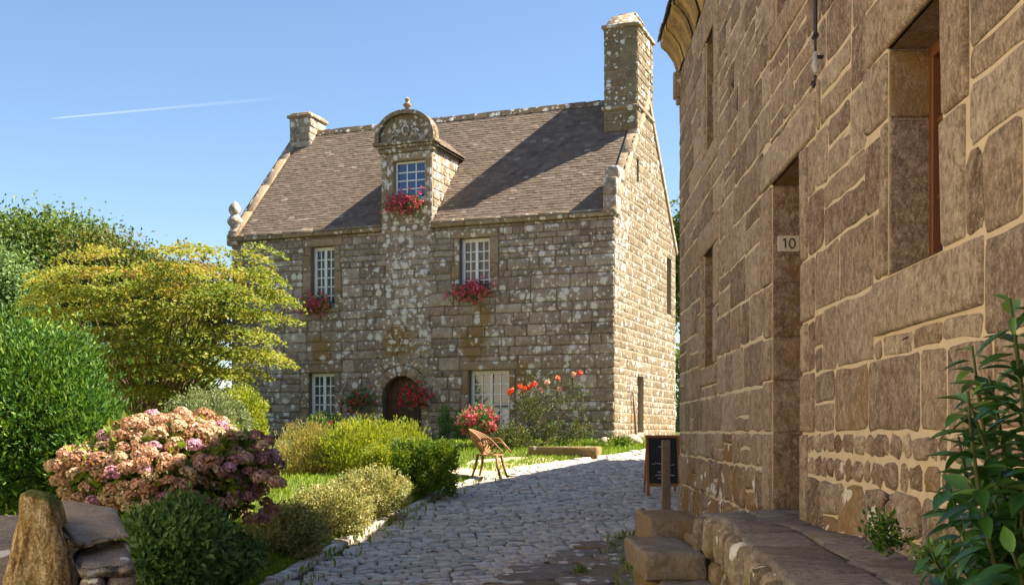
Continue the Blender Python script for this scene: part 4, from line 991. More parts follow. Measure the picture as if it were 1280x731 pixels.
lm_grey = leaf_mat('grey_green_leaf', [(0, (.10, .14, .06)), (.5, (.2, .25, .11)), (1, (.34, .38, .2))], .3)
lm_dk = leaf_mat('dark_leaf', [(0, (.04, .10, .025)), (.5, (.10, .19, .045)), (1, (.22, .33, .09))], .25, .4)
lm_hyl = leaf_mat('hydrangea_leaf', [(0, (.05, .10, .015)), (.5, (.12, .2, .02)), (1, (.36, .38, .05))], .35)
lm_laur = leaf_mat('laurel_leaf', [(0, (.018, .06, .014)), (.5, (.045, .14, .024)), (1, (.16, .32, .045))], .25, .3, .5)
def flower_mat(name, cols): return leaf_mat(name, cols, .25, .6)
fm_hyd = [flower_mat('hydrangea_salmon', [(0, (.38, .19, .12)), (.5, (.56, .34, .24)), (1, (.7, .52, .4))]), flower_mat('hydrangea_beige', [(0, (.4, .28, .14)), (.5, (.55, .42, .28)), (1, (.7, .58, .42))]),
          flower_mat('hydrangea_mauve', [(0, (.42, .18, .28)), (.5, (.6, .32, .44)), (1, (.72, .48, .6))]), flower_mat('hydrangea_plum', [(0, (.2, .09, .09)), (.5, (.34, .17, .17)), (1, (.48, .28, .28))]), flower_mat('hydrangea_rust', [(0, (.27, .12, .07)), (.5, (.42, .22, .13)), (1, (.52, .34, .2))])]
fm_pink = flower_mat('geranium_pink', [(0, (.5, .02, .07)), (.5, (.75, .09, .18)), (1, (.85, .3, .4))])
fm_red = flower_mat('geranium_red', [(0, (.45, .015, .03)), (.6, (.7, .04, .08)), (1, (.8, .15, .2))])
fm_rose = flower_mat('rose_orange', [(0, (.7, .06, .02)), (.5, (.8, .12, .04)), (1, (.85, .25, .12))])
fm_rosep = flower_mat('rose_pale', [(0, (.7, .3, .25)), (1, (.8, .6, .5))])
# far trees
def tree(name, label, base, crowns, mat, L, n, per, cr, group=None, trunk=.16, squash=.8):
    e = empty(name, base, label, 'tree', group); P_, N_, T_ = [], [], []
    for c, r in crowns:
        p, nn, t_ = clumps(c, r, n, per, cr, squash=squash, inner=.3); P_.append(p); N_.append(nn); T_.append(t_)
    p = np.concatenate(P_); nn = np.concatenate(N_); t_ = np.concatenate(T_); D = nn*.5+rdir(len(p)); Ls = L*rng.uniform(.6, 1.3, len(p))
    obj('crown', leaves_mesh('crown', p, D, nn+rdir(len(p), .3)*.8, Ls, Ls*.65, t_), mat, e)
    mb = MB(); b = Vector(base)
    for c, r in crowns:
        c = Vector(c); mid = b.lerp(c, .55)+Vector((.1, .05, 0)); mb.tube([b, b.lerp(c, .3)+Vector((.05, 0, .1)), mid, c, c+Vector((0, 0, r[2]*.6))], [trunk, trunk*.8, trunk*.65, trunk*.35, trunk*.1], 8)
        for k in range(10):
            q = c+Vector((rng.normal()*r[0]*.5, rng.normal()*r[1]*.5, rng.normal()*r[2]*.4)); mb.tube([mid, mid.lerp(q, .6)+Vector((0, 0, .1)), q], [trunk*.35, trunk*.2, trunk*.06], 5)
    mb.build('trunk', m_bark, e); return e
def GB_(x, y): return (x, y, float(G(x, y))-.1)
c = P(20, 400, 34); tree('oak_tree', 'large dark green oak crown rising behind the left bushes, touching the left frame edge', GB_(c.x, 34), [E(-40, 345, 34, 110, 72), E(45, 330, 34, 62, 62), E(88, 340, 33.5, 50, 60)], lm_oak, .13, 420, 44, .7, trunk=.3)
c = P(5, 400, 25); tree('broadleaf_tree', 'pale green rounded tree in front of the oak at the left frame edge', GB_(c.x, 25), [E(-15, 365, 25, 55, 60), E(20, 385, 25, 30, 40)], leaf_mat('ash_leaf', [(0, (.06, .13, .04)), (.5, (.13, .22, .07)), (1, (.24, .34, .12))], .35), .09, 300, 40, .4, trunk=.18)
c = P(165, 400, 31); tree('beech_tree', 'green and russet tree between the oak and the maple, just above the maple crown', GB_(c.x, 31), [E(130, 352, 31, 62, 58), E(190, 372, 31, 45, 50), E(240, 390, 31, 50, 55)], leaf_mat('beech_leaf', [(0, (.05, .09, .015)), (.5, (.12, .16, .03)), (1, (.28, .17, .05))], .35), .12, 360, 40, .55, trunk=.25)
# tree tops beyond the house, seen through the gap at the gable and from aside
c = P(850, 300, 46); tree('poplar_tree', 'tree top peeping out behind the gable, in the gap beside the near house', GB_(c.x, 46), [E(858, 330, 46, 22, 80)], lm_oak, .22, 160, 24, .5, trunk=.2)
bush('boundary_hedge', 'high hedge closing the garden behind the maple and the clipped bushes', 'hedge', [(((-9.6, 23.0, 1.7), (3.4, .6, 1.5), 900, 34, .3), dict(boxy=2.0))], lm_ever, .12, .5, bark=False)
bush('far_hedge', 'green hedge beyond the house, in the gap beside the near house', 'hedge', [(((9.0, 43.0, 2.2), (4.5, .8, 2.6), 700, 30, .4), dict(boxy=2.0))], lm_oak, .16, .5, bark=False)
# the layered maple
def maple():
    base = P(180, 512, 15.5); b = Vector((base.x, base.y, float(G(base.x, base.y))-.03))
    e = empty('japanese_maple', b, 'spreading layered maple with yellow-green and orange tinged leaves, left of the old house', 'tree')
    P_, N_, T_ = [], [], []; mb = MB(); top = b+Vector((.05, 0, .75))
    sil = [(40, 400), (32, 350), (66, 316), (110, 302), (150, 308), (190, 312), (215, 294), (245, 292), (268, 306), (300, 322), (342, 310), (352, 322), (330, 348), (368, 370), (352, 386), (318, 396), (352, 424), (350, 438), (322, 450), (335, 462), (300, 482), (270, 496), (230, 480), (205, 492), (165, 470), (140, 478), (112, 440), (70, 425)]
    n_s = 0
    while n_s < 500:
        px, py = rng.uniform(30, 370), rng.uniform(290, 498)
        if not in_poly(px, py, sil): continue
        py = round((py-(px-200)*.06*(1 if px > 200 else -1))/25)*25+(px-200)*.06*(1 if px > 200 else -1)+rng.normal()*3.5+8
        n_s += 1; k = max(.1, 1-((px-200)/175)**2-((py-400)/120)**2*.6)**.5
        Yd = 15.5+rng.choice((-1, -1, 1))*1.45*k*rng.random()**.5; c = np.array(P(px, py, Yd)); r = rng.uniform(.13, .3)
        n = int(62*(r/.2)**1.6); a = rng.uniform(0, 2*PI, n); rr = r*np.sqrt(rng.random(n)); ol = np.array([c[0]-b.x, c[1]-b.y]); ol = ol/max(.1, np.linalg.norm(ol)); lx = rr*np.cos(a)*1.1; ly = rr*np.sin(a)*.8
        z = -.3*(lx*ol[0]+ly*ol[1])-.8*rr**2/r*.45+rng.normal(size=n)*.022
        pts = np.stack([c[0]+lx, c[1]+ly, c[2]+z], 1); P_.append(pts); nn = np.stack([lx/r*.4+ol[0]*.3, ly/r*.4+ol[1]*.3, np.ones(n)*.6], 1)+rng.normal(size=(n, 3))*.35; N_.append(nn)
        T_.append(.42+rng.normal()*.12+rng.normal(size=n)*.15+(.26 if py < 345+rng.normal()*15 and px < 300 else 0)*rng.random())
        if n_s % 7 == 0:
            q = Vector(c.tolist()); s_ = top+Vector((rng.normal()*.15, rng.normal()*.15, rng.uniform(-.3, .3))); mid = s_.lerp(q, .5)+Vector((0, 0, .12)); mb.tube([s_, mid, q-Vector((0, 0, .03))], [.02, .013, .004], 5)
    p = np.concatenate(P_); nn = np.concatenate(N_); t_ = np.concatenate(T_); D = rng.normal(size=(len(p), 3)); D[:, 2] = D[:, 2]*.3-.35
    Ls = .06*rng.uniform(.6, 1.3, len(p)); obj('crown', leaves_mesh('crown', p, D, nn, Ls, Ls*.6, t_), lm_maple, e)
    for k in range(6):
        a = k*1.05; o_ = Vector((math.cos(a)*.07, math.sin(a)*.07, 0)); q = top+Vector((math.cos(a)*.35, math.sin(a)*.3, .35)); mb.tube([b+o_, b+o_*1.6+Vector((0, 0, .4)), top+o_*2, q], [.05, .042, .036, .02], 7)
    mb.build('trunk', m_bark, e)
maple()
bush('evergreen_shrub', 'tall dense dark green evergreen bush at the left edge, below the maple', 'shrub', [((*E(30, 530, 12.0, 98, 110, .9), 620, 60, .26), dict(zmin=-.95)), ((*E(95, 560, 11.8, 52, 80, .6), 200, 56, .22), {}), ((*E(5, 450, 12.2, 50, 46, .6), 130, 50, .26), {}), ((*E(70, 455, 12.2, 40, 40, .5), 100, 50, .22), {}), ((*E(-60, 500, 12.3, 90, 110, 1.0), 300, 50, .2), {})], lm_ever, .068, .4, up=.6)
# round clipped bushes
bush('clipped_shrub', 'rounded grey-green clipped bush behind the hydrangea, left of a yellower one', 'shrub', [((*E(256, 538, 13.0, 56, 50, .5), 520, 44, .07), {})], lm_grey, .035, .5)
bush('clipped_shrub', 'rounded yellow-green clipped bush tight against the right of the grey-green one', 'shrub', [((*E(303, 532, 13.6, 28, 46, .4), 380, 40, .07), {})], lm_yel, .036, .6)
bush('spirea_shrub', 'loose bright yellow-green shrub in front of the arched door', 'shrub', [((*E(455, 568, 19.3, 52, 42, .7), 330, 40, .16), {}), ((*E(500, 560, 20, 34, 30, .5), 200, 36, .14), {})], lm_yel, .065, .35, up=.9)
bush('feathery_shrub', 'feathery tan and yellow-green shrub below the lower left window', 'shrub', [((*E(385, 575, 19.6, 42, 44, .6), 300, 38, .16), {})], leaf_mat('feathery_leaf', [(0, (.12, .15, .03)), (.5, (.3, .28, .07)), (1, (.45, .30, .16))], .35), .07, .3, up=1.1)
bush('box_hedge', 'square-clipped dark box hedge with yellow tips beside the street', 'hedge', [((*E(530, 587, 17.6, 38, 32, .45), 560, 46, .09), dict(boxy=2.2)), ((*E(486, 592, 17.3, 26, 28, .4), 260, 40, .09), dict(boxy=1.6))], lm_box, .04, .55)
bush('golden_shrub', 'small golden bush at the left end of the square box hedge', 'shrub', [((*E(472, 582, 17.0, 18, 24), 160, 36, .08), {})], lm_yel, .04, .55)
vl = ['nearest variegated cushion bush beside the kerb, lowest of the row', 'middle variegated cushion bush of the row beside the kerb', 'farthest variegated cushion bush of the row, next to the box hedge']
for k, (px, py, Yd, rx, rz) in enumerate([(358, 668, 12.4, 48, 34), (414, 641, 13.9, 54, 34), (464, 615, 15.3, 48, 29)]):
    bush('variegated_shrub', vl[k], 'shrub', [((*E(px, py, Yd, rx, rz), 380, 34, .08), {})], lm_var, .042, .5, group='low variegated bushes along the kerb')
bush('variegated_shrub', 'tiny pale variegated plant in the grass at the kerb, below the hydrangea', 'shrub', [((*E(305, 706, 11.6, 20, 20), 90, 26, .07), {})], lm_var, .045, .45)
bush('ground_shrub', 'dark green leafy bush under the hydrangea, beside the garden wall', 'shrub', [((*E(222, 685, 9.3, 56, 52, .5), 380, 40, .15), {}), ((*E(282, 698, 10.0, 36, 30, .4), 150, 36, .11), {})], lm_dk, .06, .5)
# hydrangea
def hydrangea():
    c, r = E(212, 592, 10.3, 122, 64, .85); base = (c[0], c[1], float(G(c[0], c[1])))
    e = bush('hydrangea_bush', 'big hydrangea covered in fading salmon, beige and mauve flower heads, behind the garden wall', 'shrub', [((c, tuple(x*.88 for x in r), 420, 34, .13), {})], lm_hyl, .10, .6, base=base)
    e2 = e; variants = []
    for k in range(6):
        n = 90; u = rdir(n); u[:, 2] = np.where(u[:, 2] < -.5, -u[:, 2], u[:, 2]); p = u*.07*rng.uniform(.9, 1.1, (n, 1))*np.array([1, 1, .8]); D = np.cross(u, rdir(n)); me = leaves_mesh('flower_head', p, D, u+rdir(n)*.35, .036, .034, rng.random(n)*.7+.15)
        me.materials.append(fm_hyd[min(k, 4)]); variants.append(me)
    pos = []
    tries = 0
    while len(pos) < 235 and tries < 9000:
        tries += 1; u = rdir(1)[0]
        if u[1] > .35 or u[2] < -.55: continue
        ph_ = 1+.1*math.sin(u[0]*5+1)+.06*math.sin(u[2]*9)
        p = np.array(c)+u*np.array(r)*ph_*rng.uniform(.93, 1.08)
        if all(np.linalg.norm(p-q) > .105 for q in pos): pos.append(p)
    # right side lobe, darker, hanging lower
    for k in range(42):
        q = np.array(P(rng.uniform(285, 350), rng.uniform(545, 655), 10.2+rng.uniform(-.3, .4)))
        if all(np.linalg.norm(q-s) > .1 for s in pos): pos.append(q)
    pos.sort(key=lambda p: p[1])
    rest = []
    for i, p in enumerate(pos):
        px = 640+F*p[0]/p[1]
        pr = [.5, .3, .06, .0, .14] if px < 285 else [.34, .12, .04, .3, .2]
        k = rng.choice(5, p=pr); s = rng.uniform(.75, 1.2)
        if i < 100:
            o = bpy.data.objects.new('flower_head', variants[k]); COL.objects.link(o); o.parent = e; o.location = Vector(p.tolist())-e.location; o.scale = (s, s, s*.9); o.rotation_euler = (rng.uniform(-.4, .4), rng.uniform(-.4, .4), rng.uniform(0, 6))
        else: rest.append((p, k, s))
    # the remaining heads as one part
    me = bpy.data.meshes.new('flower_heads'); V_, F_, T2, MI = [], [], [], []; n0 = 0
    for m in fm_hyd: me.materials.append(m)
    for p, k, s in rest:
        src = variants[k]; co = np.empty(len(src.vertices)*3); src.vertices.foreach_get('co', co); co = co.reshape(-1, 3)*s+p
        a = rng.uniform(0, 6); V_.append(co); nf = len(co)//4; F_ += [tuple(n0+4*i+j for j in range(4)) for i in range(nf)]; n0 += len(co); T2.append(np.repeat(rng.random(nf)*.7+.15, 4)); MI += [k]*nf
    me.from_pydata(np.concatenate(V_).tolist(), [], F_); ca = me.color_attributes.new('Col', 'FLOAT_COLOR', 'POINT'); a = np.zeros((n0, 4), np.float32); a[:, 3] = 1; a[:, 0] = np.concatenate(T2); ca.data.foreach_set('color', a.ravel()); me.polygons.foreach_set('material_index', MI)
    o = obj('flower_heads', me, None, e); o['kind'] = 'stuff'
hydrangea()
# window boxes and baskets
def flowerbox(name, label, cat, px0, px1, py0, py1, fr, t_off, mat_f, n_f=120, leafn=500, basket=False, group=None, mat_l=lm_dk):
    xm = (px0+px1)/2; u0, u1 = FT(px1), FT(px0); z0, z1 = FZ(xm, py1), FZ(xm, py0); um, zm = (u0+u1)/2, (z0+z1)/2
    e = empty(name, ff(um, z0, t_off), label, cat, group); mb = MB()
    if not basket: mb.bbox((u0+.1, zm-.12, t_off-.1), (u1-.1, zm+.06, t_off+.08), .012, fr=lambda u, z, h: ff(u, z, h)); mb.build('planter', m_terra, e)
    else:
        mb.lathe([(.04, -.16), (.12, -.12), (.16, -.02), (.17, .03)], ff(um, zm, t_off), 12); mb.tube([ff(um, zm+.6, .0), ff(um, zm+.62, t_off), ff(um, zm+.03, t_off)], .008, 5); mb.build('basket', m_terra, e)
    def pts(n, k=1.0):
        a = rng.normal(size=(n, 3))*.42; a = np.clip(a, -1.05, 1.05); return [ff(um+x*(u1-u0)/2*k, zm+y*(z1-z0)/2*k, t_off+.05+z_*.16) for x, y, z_ in a]
    p = np.array(pts(leafn)); obj('foliage', leaves_mesh('foliage', p, rdir(len(p)), rdir(len(p)), .07, .05, rng.random(len(p))), mat_l, e)
    cs = np.array(pts(n_f, 1.05)); q = (cs[:, None]+rng.normal(size=(len(cs), 9, 3))*.022).reshape(-1, 3)-VV*.06
    obj('flowers', leaves_mesh('flowers', q, rdir(len(q)), rdir(len(q))-VV*.5, .042, .04, rng.random(len(q))), mat_f, e)
flowerbox('window_box', 'pink and dark red geraniums under the upper left window', 'window box', 378, 419, 366, 396, ff, .1, fm_pink, 85, group='flower boxes on the old house')
flowerbox('window_box', 'bright pink geraniums under the upper right window', 'window box', 564, 618, 350, 378, ff, .1, fm_pink, 140, group='flower boxes on the old house')
flowerbox('window_box', 'red and pink geraniums on the sill of the dormer window', 'window box', 481, 535, 241, 271, ff, .14, fm_pink, 120, group='flower boxes on the old house')
flowerbox('hanging_basket', 'green basket with a few red blooms on the left of the arched door', 'hanging basket', 433, 473, 486, 516, ff, .22, fm_red, 42, 600, True, group='baskets by the arched door')
flowerbox('hanging_basket', 'basket full of red geraniums on the right of the arched door', 'hanging basket', 505, 547, 479, 511, ff, .22, fm_red, 100, 500, True, group='baskets by the arched door')
def fbush(name, label, cat, px, py, Yd, rx, rz, mat_l, mat_f, nf, L=.06, fl=.05, nl=160):
    e = bush(name, label, cat, [((*E(px, py, Yd, rx, rz), nl, 30, .12), {})], mat_l, L, .5)
    c, r = E(px, py, Yd, rx, rz); u = rdir(nf*2); u = u[u[:, 1] < .2][:nf]; cs = np.array(c)+u*np.array(r)*rng.uniform(.8, 1.1, (len(u), 1)); q = (cs[:, None]+rng.normal(size=(len(cs), 10, 3))*.025).reshape(-1, 3)
    obj('flowers', leaves_mesh('flowers', q, rdir(len(q)), rdir(len(q)), fl, .8*fl, rng.random(len(q))), mat_f, e); return e
fbush('geranium_bush', 'rounded bush of deep pink flowers under the lower right window, behind the chair', 'flowers', 599, 528, 25.5, 24, 20, lm_dk, fm_pink, 110)
fbush('geranium_bush', 'low dark plant with few pink blooms below the lower left window', 'flowers', 405, 532, 27.5, 18, 14, lm_dk, fm_red, 12)
bush('climbing_plant', 'slim upright green plant against the wall right of the arched door', 'plant', [((*E(556, 540, 27.6, 8, 38, .15), 60, 30, .1), {})], lm_dk, .07, .35, up=1.2)
bush('climbing_plant', 'second slim green plant on the wall, nearer the lower right window', 'plant', [((*E(573, 545, 27.2, 7, 30, .15), 50, 30, .1), {}), ((*E(537, 560, 27, 14, 14, .25), 50, 30, .1), {})], lm_dk, .07, .35, up=1.2)
# climbing rose
e = bush('climbing_rose', 'climbing rose with orange and red blooms on the wall right of the lower right window', 'rose', [((*E(690, 498, 25.9, 44, 34, .2), 70, 14, .18), {}), ((*E(657, 520, 25.7, 20, 34, .2), 60, 22, .14), {}), ((*E(640, 552, 25.2, 26, 18, .3), 90, 26, .14), {}), ((*E(700, 540, 25.6, 40, 14, .25), 60, 24, .14), {})], leaf_mat('rose_leaf', [(0, (.03, .06, .015)), (.5, (.09, .12, .03)), (1, (.22, .2, .06))], .3), .06, .5)
for px, py, kk in [(637, 491, 0), (650, 483, 0), (656, 486, 0), (662, 484, 0), (676, 487, 1), (697, 472, 0), (699, 486, 1), (725, 466, 0), (717, 468, 1), (640, 488, 0), (668, 480, 0), (684, 478, 1)]:
    n = 26; c = np.array(P(px, py, 25.45)); u = rdir(n); obj('rose_bloom', leaves_mesh('rose_bloom', c+u*.06*rng.uniform(.4, 1, (n, 1)), np.cross(u, rdir(n)), u, .07, .06, rng.random(n)), fm_rosep if kk else fm_rose, e)
# grass: lawn and verges
def grass():
    n = 60000; x = rng.uniform(-9, 3.4, n); y = rng.uniform(8.5, 27, n); e = np.interp(y, [p[1] for p in LE], [p[0] for p in LE])
    hd = (y-CY)*1.0-(x-CX)*(.354/-.9353)  # in front of the house wall
    gpoly = [(p.x, p.y) for p in gp]
    keep = (x < e-.1) & (hd < -.1) & (x > e-5.5)
    x, y = x[keep], y[keep]; k2 = np.array([not in_poly(a, b, gpoly) for a, b in zip(x, y)]); x, y = x[k2], y[k2]
    # denser along the kerb
    m = 9000; yy = rng.uniform(9.5, 20, m); ee = np.interp(yy, [p[1] for p in LE], [p[0] for p in LE]); xx = ee-.1-rng.random(m)**1.6*.5
    m2 = 1500; yy2 = rng.uniform(21, 25, m2); ee2 = np.interp(yy2, [p[1] for p in LE], [p[0] for p in LE]); xx2 = ee2-.15-rng.random(m2)*1.0
    yy3 = rng.uniform(9.5, 21, 300); xx3 = np.interp(yy3, [p[1] for p in LE], [p[0] for p in LE])+.08+rng.random(300)**2.5*.4
    yy4 = rng.uniform(8.6, 14, 500); xx4 = wallx(yy4)-.45-rng.random(500)**2*.5; yy5 = rng.uniform(24.2, 26.8, 1500); xx5 = rng.uniform(-2, 2.4, 1500); k5 = (yy5-CY)-(xx5-CX)*(-.3785) < -.1; xx5, yy5 = xx5[k5], yy5[k5]
    x = np.concatenate([x, xx, xx2, xx3, xx4, xx5]); y = np.concatenate([y, yy, yy2, yy3, yy4, yy5]); z = G(x, y)
    c = np.stack([x, y, z+.025], 1); D = rdir(len(x))*.45; D[:, 2] = 1
    L = rng.uniform(.05, .12, len(x)); me = leaves_mesh('grass', c+D*L[:, None]*.25, D, rdir(len(x)), L, .25*L, rng.normal(size=len(x))*.2+.5)
    o = obj('grass', me, leaf_mat('grass_blade', [(0, (.09, .17, .02)), (.5, (.2, .31, .03)), (1, (.4, .44, .06))], .35)); tag(o, kind='stuff')
grass()
# ------------------------------------------------------------------ weeds
def weed(label, px, py, Yd, rx, rz, mat, n=40, L=.05, wd=.45, name='weed', z=None):
    e_ = [((*E(px, py, Yd, rx, rz), n, 16, .05), {})]; return bush(name, label, 'weed', e_, mat, L, wd, bark=False)
weed('bright green tuft growing between the paving slabs at the bottom of the street', 726, 722, 11.6, 7, 12, leaf_mat('weed_leaf', [(0, (.1, .18, .02)), (1, (.3, .36, .05))], .35), 26, .07, .2)
weed('green weeds at the foot of the right wall, nearest the doorway', 1108, 662, 4.6, 22, 22, lm_ever, 26, .032, .45)
weed('trailing weeds lying on the terrace below the laurel branches', 1180, 694, 3.9, 34, 14, lm_dk, 40, .032, .5)
# laurel-like shrub in the right foreground, with large glossy leaves
def laurel():
    e = empty('laurel_shrub', (1.25, 2.75, TZ), 'glossy dark green leafy branches in the right foreground', 'shrub')
    mb = MB(); Vv, Ff, T = [], [], []; n0 = 0
    roots = [(1300, 760), (1260, 760), (1330, 740), (1220, 770)]
    stems = [((1262, 770), (1240, 600), (1215, 432), 2.75), ((1285, 770), (1262, 560), (1236, 470), 2.65), ((1310, 760), (1290, 600), (1275, 470), 2.6), ((1250, 780), (1222, 660), (1198, 545), 2.8), ((1240, 790), (1215, 700), (1185, 600), 2.85), ((1230, 800), (1200, 740), (1165, 690), 2.9), ((1300, 780), (1285, 560), (1262, 372), 2.45), ((1275, 790), (1262, 690), (1240, 610), 2.5), ((1310, 790), (1290, 700), (1285, 600), 2.4), ((1260, 800), (1240, 740), (1215, 680), 2.5), ((1290, 800), (1285, 740), (1265, 690), 2.3), ((1330, 760), (1310, 560), (1290, 420), 2.55), ((1245, 790), (1235, 640), (1232, 540), 2.95)]
    stems += [((rng.uniform(1230, 1330), 800), (rng.uniform(1225, 1300), rng.uniform(640, 720)), (rng.uniform(1205, 1300), rng.uniform(470, 690)), rng.uniform(2.3, 3.1)) for _ in range(9)]
    stems = [(a, (b[0]+rng.uniform(-14, 14), b[1]), c, d) for a, b, c, d in stems]
    for (a, b, c, Yd) in stems:
        pa, pb, pc = P(*a, Yd+.05), P(*b, Yd), P(*c, Yd-.03); pts = [pa.lerp(pb, t).lerp(pb.lerp(pc, t), t) for t in np.linspace(0, 1, 12)]
        mb.tube(pts, [.006]*6+[.0045]*4+[.003]*2, 6)
        total = sum((q-p).length for p, q in zip(pts[:-1], pts[1:])); nl = int(total/.0135)
        for i in range(nl):
            t = .12+.88*i/nl; k = min(10, int(t*11)); p = pts[k].lerp(pts[k+1], t*11-k); ax = (pts[k+1]-pts[k]).normalized(); ang = i*2.4+rng.uniform(-.3, .3)
            s1 = ax.cross(Vector((0, 1, 0))).normalized(); s2 = ax.cross(s1); out = s1*math.cos(ang)+s2*math.sin(ang); d = (out*1.0+ax*rng.uniform(-.1, .8)+Vector(rng.normal(size=3).tolist())*.3+Vector((0, 0, -.15))).normalized()
            L = rng.uniform(.06, .10)*(1-.3*(t > .95)); Wd = L*rng.uniform(.34, .44); side = d.cross(ax).normalized(); up = side.cross(d).normalized()
            if up.z < 0: up = -up; side = -side
            rows = 6
            for r in range(rows+1):
                tt = r/rows; wv = Wd*math.sin(PI*min(1, tt*1.02)**.8)**.9 if 0 < r < rows else .0008; cen = p+d*(.008+L*tt)-up*L*.22*tt*tt
                Vv += [tuple(cen+side*wv/2*1+up*wv*.22), tuple(cen), tuple(cen-side*wv/2+up*wv*.22)]; T += [float(np.clip(rng.normal()*.02+.35+.25*math.sin(i*1.7)+(.35 if t > .9 else 0), 0, 1))]*3
            for r in range(rows):
                o_ = n0+3*r; Ff += [(o_, o_+1, o_+4, o_+3), (o_+1, o_+2, o_+5, o_+4)]
            n0 += 3*(rows+1)
    me = bpy.data.meshes.new('foliage'); me.from_pydata(Vv, [], Ff); ca = me.color_attributes.new('Col', 'FLOAT_COLOR', 'POINT'); a = np.zeros((n0, 4), np.float32); a[:, 3] = 1; a[:, 0] = T; ca.data.foreach_set('color', a.ravel())
    obj('foliage', me, lm_laur, e, True); mb.build('branches', M('green_stem', (.06, .08, .02), .6, .2), e, True)
laurel()
# ================================================================== small things
# sandwich board
def board():
    Yd = 18.0; xl, xr = (807-640)/F*Yd, (849.5-640)/F*Yd; zb = SG(0, Yd)+.01; zt = EYE-(543.5-HZ)/F*Yd
    e = empty('sandwich_board', ((xl+xr)/2, Yd, zb), 'black chalkboard in an orange wooden frame standing on the cobbles behind the post', 'sign')
    tl = .06; H = zt-zb
    def BF(x, z, h): k = z/H; return (x, Yd-.16+.2*k-h, zb+z)
    mb = MB(); w_ = .045; i0, i1 = .0, .02
    def bar(x0, z0, x1, z1): mb.bbox((x0, z0, 0), (x1, z1, .028), .004, fr=BF)
    bar(xl, 0, xl+w_, H); bar(xr-w_, 0, xr, H); bar(xl+w_, H-w_, xr-w_, H); bar(xl+w_, .15, xr-w_, .15+w_); mb.build('frame', m_oak, e)
    mb = MB(); mb.bbox((xl+w_, .15+w_, .006), (xr-w_, H-w_, .018), .002, fr=BF); pn = mb.build('panel', m_black, e)
    mb = MB(); random.seed(3)
    for zr, x0, x1 in ((H*.8, .35, .6), (H*.52, .12, .42), (H*.5, .5, .85), (H*.38, .3, .5), (H*.33, .22, .9), (H*.28, .3, .7)):
        x = xl+w_+(xr-xl-2*w_)*x0
        while x < xl+w_+(xr-xl-2*w_)*x1:
            a = [(x, zr+random.uniform(0, .02)), (x+.007, zr+random.uniform(.0, .028)), (x+.014, zr+random.uniform(-.004, .012))]; mb.tube([BF(p, q, .019) for p, q in a], .0045, 4); x += random.uniform(.016, .03)
    mb.build('chalk_writing', m_chalk, pn)
    mb = MB()
    for x in (xl+.01, xr-.04):
        mb.tube([(x+.015, Yd+.05, zt-.04), (x+.015, Yd+.4, zb)], .016, 6)
    mb.tube([(xl+.02, Yd+.3, zb+.25), (xr-.02, Yd+.3, zb+.25)], .014, 6); mb.build('back_leg', m_oak, e)
board()
# wooden post
pe = P(832.5, 550, 14.6); mb = MB(); zb = SG(0, 14.6); mb.bbox((pe.x-.055, 14.55, zb-.05), (pe.x+.055, 14.66, pe.z), .008, jit=.004)
o = mb.build('wooden_post', m_wood); tag(o, 'square weathered wooden post in front of the chalkboard', 'post')
# chair of bent rattan
def chair():
    c = P(612, 600, 20.0); z0 = float(G(c.x, c.y))+.05; e = empty('rattan_chair', (c.x, c.y, z0), 'round-backed rattan armchair standing at the edge of the cobbles', 'chair', rz=0)
    R = lambda a: (math.cos(a), math.sin(a)); f_ = Vector((.93, -.25, 0)).normalized(); s_ = Vector((-f_.y, f_.x, 0)); b0 = Vector((c.x, c.y, z0)); CF = lambda a, b, z: tuple(b0+f_*a+s_*b+Vector((0, 0, z)))
    mb = MB()
    for k in range(7): rr = .235*(1-k/7.5); mb.tube([CF(rr*math.cos(a), rr*math.sin(a), .40) for a in np.linspace(0, 2*PI, 26, endpoint=False)], .017, 6, closed=True)
    mb.build('seat', m_rattan, e, True)
    # tilted round shell back: concentric hoops
    mb = MB()
    for k in range(9):
        rr = 1-k/9.5
        pts = [CF(-.24-.13*math.sin(a)*rr+.16*(math.cos(a)*rr)**2*1.2-.02*k*.3, .31*math.cos(a)*rr, .63+.22*math.sin(a)*rr) for a in np.linspace(0, 2*PI, 30, endpoint=False)]
        mb.tube(pts, .016 if k == 0 else .016, 6, closed=True)
    mb.build('backrest', m_rattan, e, True)
    for sg in (-1, 1):
        mb = MB()
        for dz_ in (0, .03): mb.tube([CF(-.2+.52*t, sg*(.27+.03*math.sin(PI*t)), .62+.06*math.sin(PI*t)-.2*max(0, t-.55)**1.0*2+dz_*(1-t)) for t in np.linspace(0, 1, 12)], .015, 6)
        mb.tube([CF(.1+.12*math.cos(a), sg*.27, .52+.1*math.sin(a)) for a in np.linspace(0, 2*PI, 18, endpoint=False)], .012, 6, closed=True)
        mb.build('armrest', m_rattan, e, True)
    for fx in (-1, 1):
        for sg in (-1, 1):
            mb = MB(); mb.tube([CF(fx*.17, sg*.16, .4), CF(fx*.2, sg*.2, .2), CF(fx*.26, sg*.23, 0)], [.026, .022, .019], 8); mb.build('leg', m_rattan, e, True)
chair()
